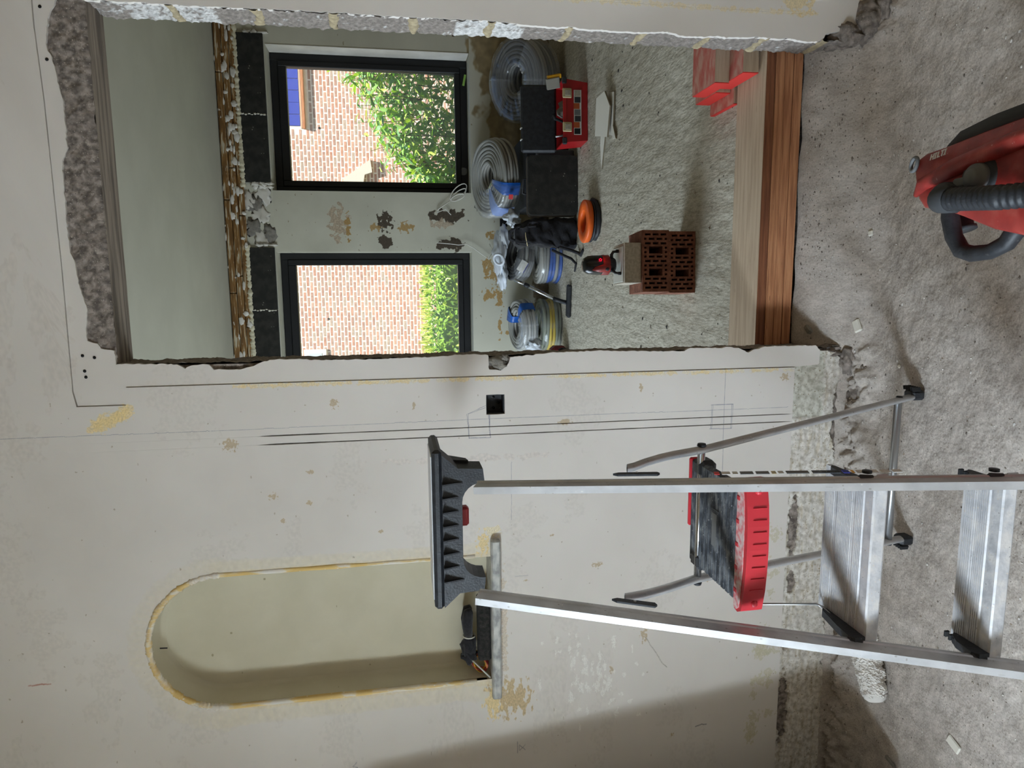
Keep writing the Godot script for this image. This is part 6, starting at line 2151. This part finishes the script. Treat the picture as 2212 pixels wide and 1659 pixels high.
	tube(st, [Vector3(-0.13, 0.018, 0.06), Vector3(-0.09, 0.016, 0.13), Vector3(-0.02, 0.016, 0.158), Vector3(0.07, 0.016, 0.142), Vector3(0.13, 0.018, 0.08), Vector3(0.155, 0.018, 0.0), Vector3(0.12, 0.018, -0.08)], 0.016, 8)
	obj("black_handle", st, mats.black_plastic, t)

	# ---- vacuum nozzle with chrome tube
	t = thing("vacuum_nozzle", "black vacuum floor nozzle on a chrome tube leaning against the pipe rolls", "nozzle", Vector3(-0.145, 0.0, -3.23), "", -0.12)
	st = sf()
	bx(st, Vector3(0.01, 0.018, 0.02), Vector3(0.275, 0.034, 0.075), 0.012)
	obj("floor_head", st, mats.black_plastic, t)
	st = sf(true)
	tube(st, [Vector3(-0.005, 0.03, 0.01), Vector3(0.0, 0.06, -0.03), Vector3(0.01, 0.10, -0.05), Vector3(0.02, 0.13, -0.062)], [0.019, 0.018, 0.018, 0.019], 12)
	obj("swivel_neck", st, mats.black_plastic, t)
	st = sf(true)
	tube(st, [Vector3(0.02, 0.13, -0.062), Vector3(0.115, 0.33, -0.165)], 0.0155, 14)
	obj("chrome_tube", st, mats.chrome, t)
	st = sf(true)
	tube(st, [Vector3(0.113, 0.325, -0.163), Vector3(0.128, 0.357, -0.18)], 0.019, 14)
	obj("tube_collar", st, mats.black_plastic, t)
	st = sf(true)
	tube(st, [Vector3(0.128, 0.357, -0.18), Vector3(0.165, 0.435, -0.22)], 0.0145, 14)
	obj("inner_tube", st, mats.chrome, t)

# ---------------------------------------------------------------- rolls of flexible pipe
# a roll wound from many turns: rows x layers of rings about the y axis of xf
func pipe_roll(parent: Node, xf: Transform3D, r_in: float, layers: int, rows: int, pr: float, colors: Array, seed_: int, seg := 40) -> void:
	rng.seed = seed_
	for j in rows:
		var st := sf(true)
		for i in layers:
			var R := r_in + pr * 2.0 * (i + 0.5) + rng.randf_range(-0.002, 0.002)
			var y := pr * (1.0 + j * 1.9) + rng.randf_range(-0.15, 0.15) * pr
			var wob := rng.randf() * TAU
			var pts := []
			for k in seg:
				var t := TAU * k / seg
				pts.append(xf * Vector3(cos(t) * (R + 0.006 * sin(2.0 * t + wob)), y + 0.004 * sin(t * 3.0 + wob * 2.0), sin(t) * (R + 0.006 * sin(2.0 * t + wob))))
			tube(st, pts, pr, 8, true)
		obj("pipe_turns", st, mats[colors[j % colors.size()]], parent)

# a band wrapped once round the section of a roll at angle a (wide along the ring)
func roll_band(parent: Node, called: String, xf: Transform3D, r0: float, r1: float, y0: float, y1: float, a: float, half: float, m: Material, puff := 0.0) -> void:
	var st := sf(true)
	var n := 10
	var sec := []
	for q in [[r1, y0], [r1, y1], [r0, y1], [r0, y0]]:
		sec.append(Vector2(q[0], q[1]))
	var loop := []
	for i in 4:
		var p: Vector2 = sec[i]
		var q: Vector2 = sec[(i + 1) % 4]
		var mid = (sec[0] + sec[2]) * 0.5
		for k in 4:
			var v := p.lerp(q, k / 4.0)
			var rr = (v - mid)
			loop.append(mid + rr * (1.0 + puff) * (0.94 + 0.1 * absf(sin(PI * k / 4.0))))
	var nw := fnl(int(a * 100) + 7, 9.0, 2)
	var pt := func(i: int, k: int) -> Vector3:
		var t := a + half * (2.0 * i / n - 1.0)
		var v: Vector2 = loop[k % loop.size()]
		var w := 1.0 + 0.05 * nw.get_noise_2d(i * 0.3, k * 0.7) * (1.0 + 6.0 * puff)
		var mid = (sec[0] + sec[2]) * 0.5
		v = mid + (v - mid) * w
		return xf * Vector3(cos(t) * v.x, v.y, sin(t) * v.x)
	for i in n:
		for k in loop.size():
			quad(st, pt.call(i, k), pt.call(i + 1, k), pt.call(i + 1, k + 1), pt.call(i, k + 1))
	obj(called, st, m, parent)

func rolls_at_the_wall() -> void:
	var g := "rolls of flexible pipe along the window wall"
	# ---- roll leaning behind the toolbox, in clear film
	var t := thing("pipe_roll", "big brown-grey pipe roll in clear film leaning behind the red toolbox", "pipe roll", Vector3(1.75, 0.0, -3.55), g)
	var xf := Transform3D(Basis(Vector3.BACK, 0.16) * Basis(Vector3.RIGHT, 0.5), Vector3(-0.02, 0.235, -0.1))
	pipe_roll(t, xf, 0.125, 6, 6, 0.0165, ["dark_pipe", "grey_pipe", "dark_pipe", "grey_pipe", "grey_pipe", "dark_pipe"], 1, 44)
	for k in 6:
		roll_band(t, "clear_film", xf, 0.112, 0.335, -0.012, 0.205, TAU * k / 6.0 + 0.3, 0.55, mats.film_cloudy if k in [1, 2, 4] else mats.film, 0.06)
	# ---- pale roll standing behind the black case
	t = thing("pipe_roll", "pale grey pipe roll with blue tape standing behind the black case", "pipe roll", Vector3(0.92, 0.362, -3.6), g)
	xf = Transform3D(Basis(Vector3.BACK, 0.06) * Basis(Vector3.RIGHT, 0.34), Vector3(0, 0.142, -0.06))
	pipe_roll(t, xf, 0.11, 7, 5, 0.0152, ["pale_pipe", "grey_pipe", "pale_pipe"], 2, 44)
	roll_band(t, "blue_tape", xf, 0.1, 0.330, -0.006, 0.155, 2.0, 0.16, mats.blue_tape)
	roll_band(t, "pale_blue_tape", xf, 0.1, 0.331, -0.007, 0.156, 2.75, 0.2, mats.pale_blue_tape)
	for k in 4:
		roll_band(t, "clear_film", xf, 0.1, 0.33, -0.01, 0.163, 2.2 + k * 0.5, 0.3, mats.film_cloudy if k in [1, 2] else mats.film, 0.05)
	var st := sf(true)
	lump(st, Vector3(-0.36, 0.10, 0.2), Vector3(0.06, 0.06, 0.05), 350, 0.4, 16, 10)
	lump(st, Vector3(-0.42, 0.075, 0.23), Vector3(0.035, 0.05, 0.035), 351, 0.4, 14, 9)
	obj("film_knot", st, plain("milky_film", rgb8(206, 212, 218), 0.3), t)
	st = sf()
	bx(st, Vector3(-0.2, 0.12, 0.275), Vector3(0.04, 0.035, 0.003), 0.0, Basis(Vector3.UP, -0.5))
	obj("red_sticker", st, mats.bright_red, t)
	# ---- stack of two rolls and a white bag behind the soft black bag
	t = thing("pipe_roll", "blue and grey striped pipe roll lying flat under a dark wrapped roll", "pipe roll", Vector3(0.26, 0.0, -3.72), g)
	pipe_roll(t, Transform3D(Basis.IDENTITY, Vector3(0, 0.002, 0)), 0.13, 4, 7, 0.0145, ["blue_pipe", "grey_pipe", "blue_pipe", "blue_pipe", "grey_pipe", "grey_pipe", "pale_pipe"], 3, 44)
	for k in 4:
		roll_band(t, "clear_film", Transform3D(Basis.IDENTITY, Vector3(0, 0.002, 0)), 0.12, 0.252, -0.001, 0.2, 0.4 + k * 0.75, 0.5, mats.film, 0.03)
	t = thing("pipe_roll", "dark grey film-wrapped roll with a white label on top of the blue-striped roll", "pipe roll", Vector3(0.26, 0.222, -3.72), g)
	xf = Transform3D(Basis(Vector3.BACK, -0.12) * Basis(Vector3.RIGHT, 0.2), Vector3(0.0, 0.075, 0.0))
	pipe_roll(t, xf, 0.12, 4, 4, 0.014, ["dark_pipe", "dark_pipe", "grey_pipe"], 4, 40)
	for k in 5:
		roll_band(t, "film_wrap", xf, 0.11, 0.238, -0.006, 0.118, 0.5 + k * 0.55, 0.34, mats.film_cloudy if k % 2 else mats.film, 0.05)
	st = sf()
	bx(st, Vector3(-0.10, 0.135, 0.225), Vector3(0.10, 0.062, 0.003), 0.0, Basis(Vector3.BACK, -0.5) * Basis(Vector3.UP, -0.35) * Basis(Vector3.RIGHT, -0.3))
	var lab := obj("paper_label", st, mats.paper, t)
	st = sf()
	bx(st, Vector3(-0.115, 0.108, 0.2265), Vector3(0.098, 0.01, 0.003), 0.0, Basis(Vector3.BACK, -0.5) * Basis(Vector3.UP, -0.35) * Basis(Vector3.RIGHT, -0.3))
	obj("label_stripe", st, mats.deep_blue, lab)
	t = thing("plastic_bag", "crumpled white plastic bag draped over the dark wrapped pipe roll", "bag", Vector3(0.2, 0.445, -3.72))
	st = sf(true)
	lump(st, Vector3(0.06, 0.075, 0.0), Vector3(0.2, 0.055, 0.17), 360, 0.2, 26, 18)
	lump(st, Vector3(-0.12, 0.06, 0.03), Vector3(0.12, 0.045, 0.13), 361, 0.2, 22, 14)
	lump(st, Vector3(0.2, 0.05, 0.06), Vector3(0.12, 0.045, 0.1), 362, 0.2, 22, 14)
	obj("bag_film", st, plain("white_film", rgb8(214, 220, 228), 0.35), t)
	st = sf(true)
	tube(st, circle(Vector3(0.02, 0.11, 0.175), Vector3(1, 0.1, 0.2).normalized(), Vector3(0.1, 0.6, -0.3).normalized(), 0.045, 18), 0.012, 8, true)
	obj("bag_grip", st, mats.white_film, t)
	# ---- two rolls at the broken wall end
	t = thing("pipe_roll", "yellow and green-grey pipe roll lying flat on the floor under a bagged roll", "pipe roll", Vector3(-0.36, 0.0, -3.72), g)
	pipe_roll(t, Transform3D(Basis.IDENTITY, Vector3(0, 0.002, 0)), 0.12, 4, 6, 0.0145, ["green_grey_pipe", "green_grey_pipe", "yellow_pipe", "yellow_pipe", "green_grey_pipe", "green_grey_pipe"], 5, 44)
	for k in 4:
		roll_band(t, "clear_film", Transform3D(Basis.IDENTITY, Vector3(0, 0.002, 0)), 0.11, 0.242, -0.001, 0.17, 0.5 + k * 0.7, 0.45, mats.film, 0.03)
	t = thing("pipe_roll", "grey pipe roll with a blue tape collar and crumpled clear bag on the yellow roll", "pipe roll", Vector3(-0.36, 0.19, -3.74), g)
	xf = Transform3D(Basis(Vector3.BACK, 0.03) * Basis(Vector3.RIGHT, 0.18), Vector3(0.0, 0.075, 0.0))
	pipe_roll(t, xf, 0.12, 4, 4, 0.0145, ["pale_pipe", "grey_pipe"], 6, 40)
	roll_band(t, "blue_tape", xf, 0.11, 0.242, -0.004, 0.122, 0.75, 0.17, mats.blue_tape)
	roll_band(t, "blue_tape", xf, 0.11, 0.242, -0.004, 0.122, -1.1, 0.3, mats.blue_tape)
	for k in 4:
		roll_band(t, "crumpled_film", xf, 0.112, 0.24, -0.006, 0.128, 1.3 + k * 0.45, 0.26, mats.film_cloudy, 0.08)
	st = sf(true)
	lump(st, Vector3(-0.17, 0.06, 0.19), Vector3(0.05, 0.06, 0.045), 371, 0.5, 16, 10)
	obj("film_knot", st, mats.milky_film, t)
	# ---- dark red tool peeping out behind the broken wall end
	t = thing("red_tool_box", "dark red and black tool half hidden behind the broken wall end", "tool", Vector3(-0.60, 0.0, -3.33))
	st = sf()
	bx(st, Vector3(-0.03, 0.08, 0.0), Vector3(0.22, 0.14, 0.14), 0.03)
	obj("tool_body", st, plain("deep_red", rgb8(110, 20, 24), 0.5), t)
	st = sf(true)
	lathe(st, [Vector2(0, 0.03), Vector2(0.03, 0.03), Vector2(0.045, 0.02), Vector2(0.05, 0.0)], 20, Transform3D(Basis(Vector3.RIGHT, PI / 2), Vector3(0.02, 0.055, 0.07)))
	obj("black_cap", st, mats.black_gloss, t)

# ---------------------------------------------------------------- offcuts, roller, leaning sheet
func small_things() -> void:
	# plasterboard offcuts on the screed
	var cut := [
		["long tapering white plasterboard offcut nearest the black case", [[0.0, 0.0], [0.34, -0.02], [0.36, 0.055], [0.16, 0.05]], Vector3(0.79, 0.002, -2.33), -0.25, 0.16],
		["broad white plasterboard offcut tilted on top of another", [[0.0, 0.0], [0.19, -0.02], [0.29, 0.06], [0.26, 0.17], [0.02, 0.17]], Vector3(0.96, 0.03, -2.12), -0.1, 0.2],
		["flat grey-edged plasterboard offcut lying under the tilted white one", [[0.0, 0.0], [0.27, 0.0], [0.3, 0.15], [0.04, 0.16]], Vector3(0.96, 0.003, -2.08), -0.05, 0.0],
		["small pointed white plasterboard scrap beside the tilted offcut", [[0.0, 0.0], [0.11, 0.02], [0.02, 0.045]], Vector3(0.93, 0.003, -2.02), 0.35, 0.1],
	]
	for c in cut:
		var t := thing("plasterboard_offcut", c[0], "offcut", c[2], "plasterboard offcuts on the screed", c[3])
		var poly := PackedVector2Array()
		for q in c[1]:
			poly.append(Vector2(q[0], q[1]))
		var b := Basis(Vector3.RIGHT, -PI / 2 + c[4])
		var st := sf()
		prism(st, poly, 0.0, 0.0112, Transform3D(b, Vector3.ZERO))
		obj("gypsum_core", st, mats.board_core, t)
		st = sf()
		prism(st, poly, 0.0112, 0.0125, Transform3D(b, Vector3.ZERO))
		obj("paper_face", st, mats.white_board, t)
	# crumbs on the screed, dark
	rng.seed = 44
	var mm := MultiMesh.new()
	mm.transform_format = MultiMesh.TRANSFORM_3D
	mm.use_colors = true
	var st := sf()
	lump(st, Vector3.ZERO, Vector3.ONE, 29, 0.45, 6, 4)
	st.generate_normals()
	mm.mesh = st.commit()
	mm.instance_count = 420
	for i in 420:
		var s := 0.0015 + 0.007 * pow(rng.randf(), 5.0)
		mm.set_instance_transform(i, Transform3D(Basis(Vector3.UP, rng.randf() * TAU).scaled(Vector3(s * 1.4, s * 0.6, s)), Vector3(rng.randf_range(-0.5, 1.6), 0.002, rng.randf_range(-3.0, -0.45))))
		mm.set_instance_color(i, Color(0.06, 0.055, 0.05) if rng.randf() < 0.6 else Color(0.4, 0.36, 0.3))
	var o := MultiMeshInstance3D.new()
	o.name = "screed_grit"
	o.multimesh = mm
	o.material_override = mats.vertex_matte
	o.set_meta("label", "dark grit scattered over the brushed screed floor")
	o.set_meta("category", "grit")
	o.set_meta("kind", "stuff")
	add_child(o)
	# shaggy white roller cover on the floor behind the ladder
	var t := thing("paint_roller_cover", "shaggy white fleece paint roller cover lying on the rubble beside the ladder", "paint roller", Vector3(-1.44, FF + 0.05, 0.235), "", 0.42)
	st = sf(true)
	tube(st, [Vector3(-0.13, 0, 0), Vector3(-0.12, 0, 0), Vector3(0.12, 0, 0), Vector3(0.13, 0, 0)], [0.025, 0.038, 0.04, 0.028], 20)
	obj("core", st, mats.fleece, t)
	var nfl := fnl(380, 90.0, 2)
	var nfl2 := fnl(381, 25.0, 2)
	var pile := put("pile", sheet(150, 110, func(u, v):
		var a: float = TAU * v
		var x: float = lerpf(-0.128, 0.128, u)
		var taper := sqrt(maxf(0.0, 1.0 - pow(absf(u - 0.5) * 2.0, 8.0)))
		var r: float = (0.044 + 0.010 * nfl2.get_noise_3d(x, cos(a) * 0.04, sin(a) * 0.04) + 0.012 * absf(nfl.get_noise_3d(x, cos(a) * 0.04, sin(a) * 0.04))) * taper
		return Vector3(x, maxf(cos(a) * r, -0.046), sin(a) * r)), mats.fleece, t)
	pile.set_meta("kind", "stuff")
	# sheet of plasterboard leaning on the left wall; its shadow falls on the plaster
	t = thing("leaning_board", "tall plasterboard sheet leaning in the corner of the front room", "plasterboard", Vector3(-2.25, FF + 0.02, 0.46))
	st = sf()
	bx(st, Vector3(-0.03, 0.98, -0.02), Vector3(0.84, 1.9, 0.0125), 0.002, Basis(Vector3.BACK, 0.09) * Basis(Vector3.RIGHT, -0.03))
	obj("board", st, mats.white_board, t)
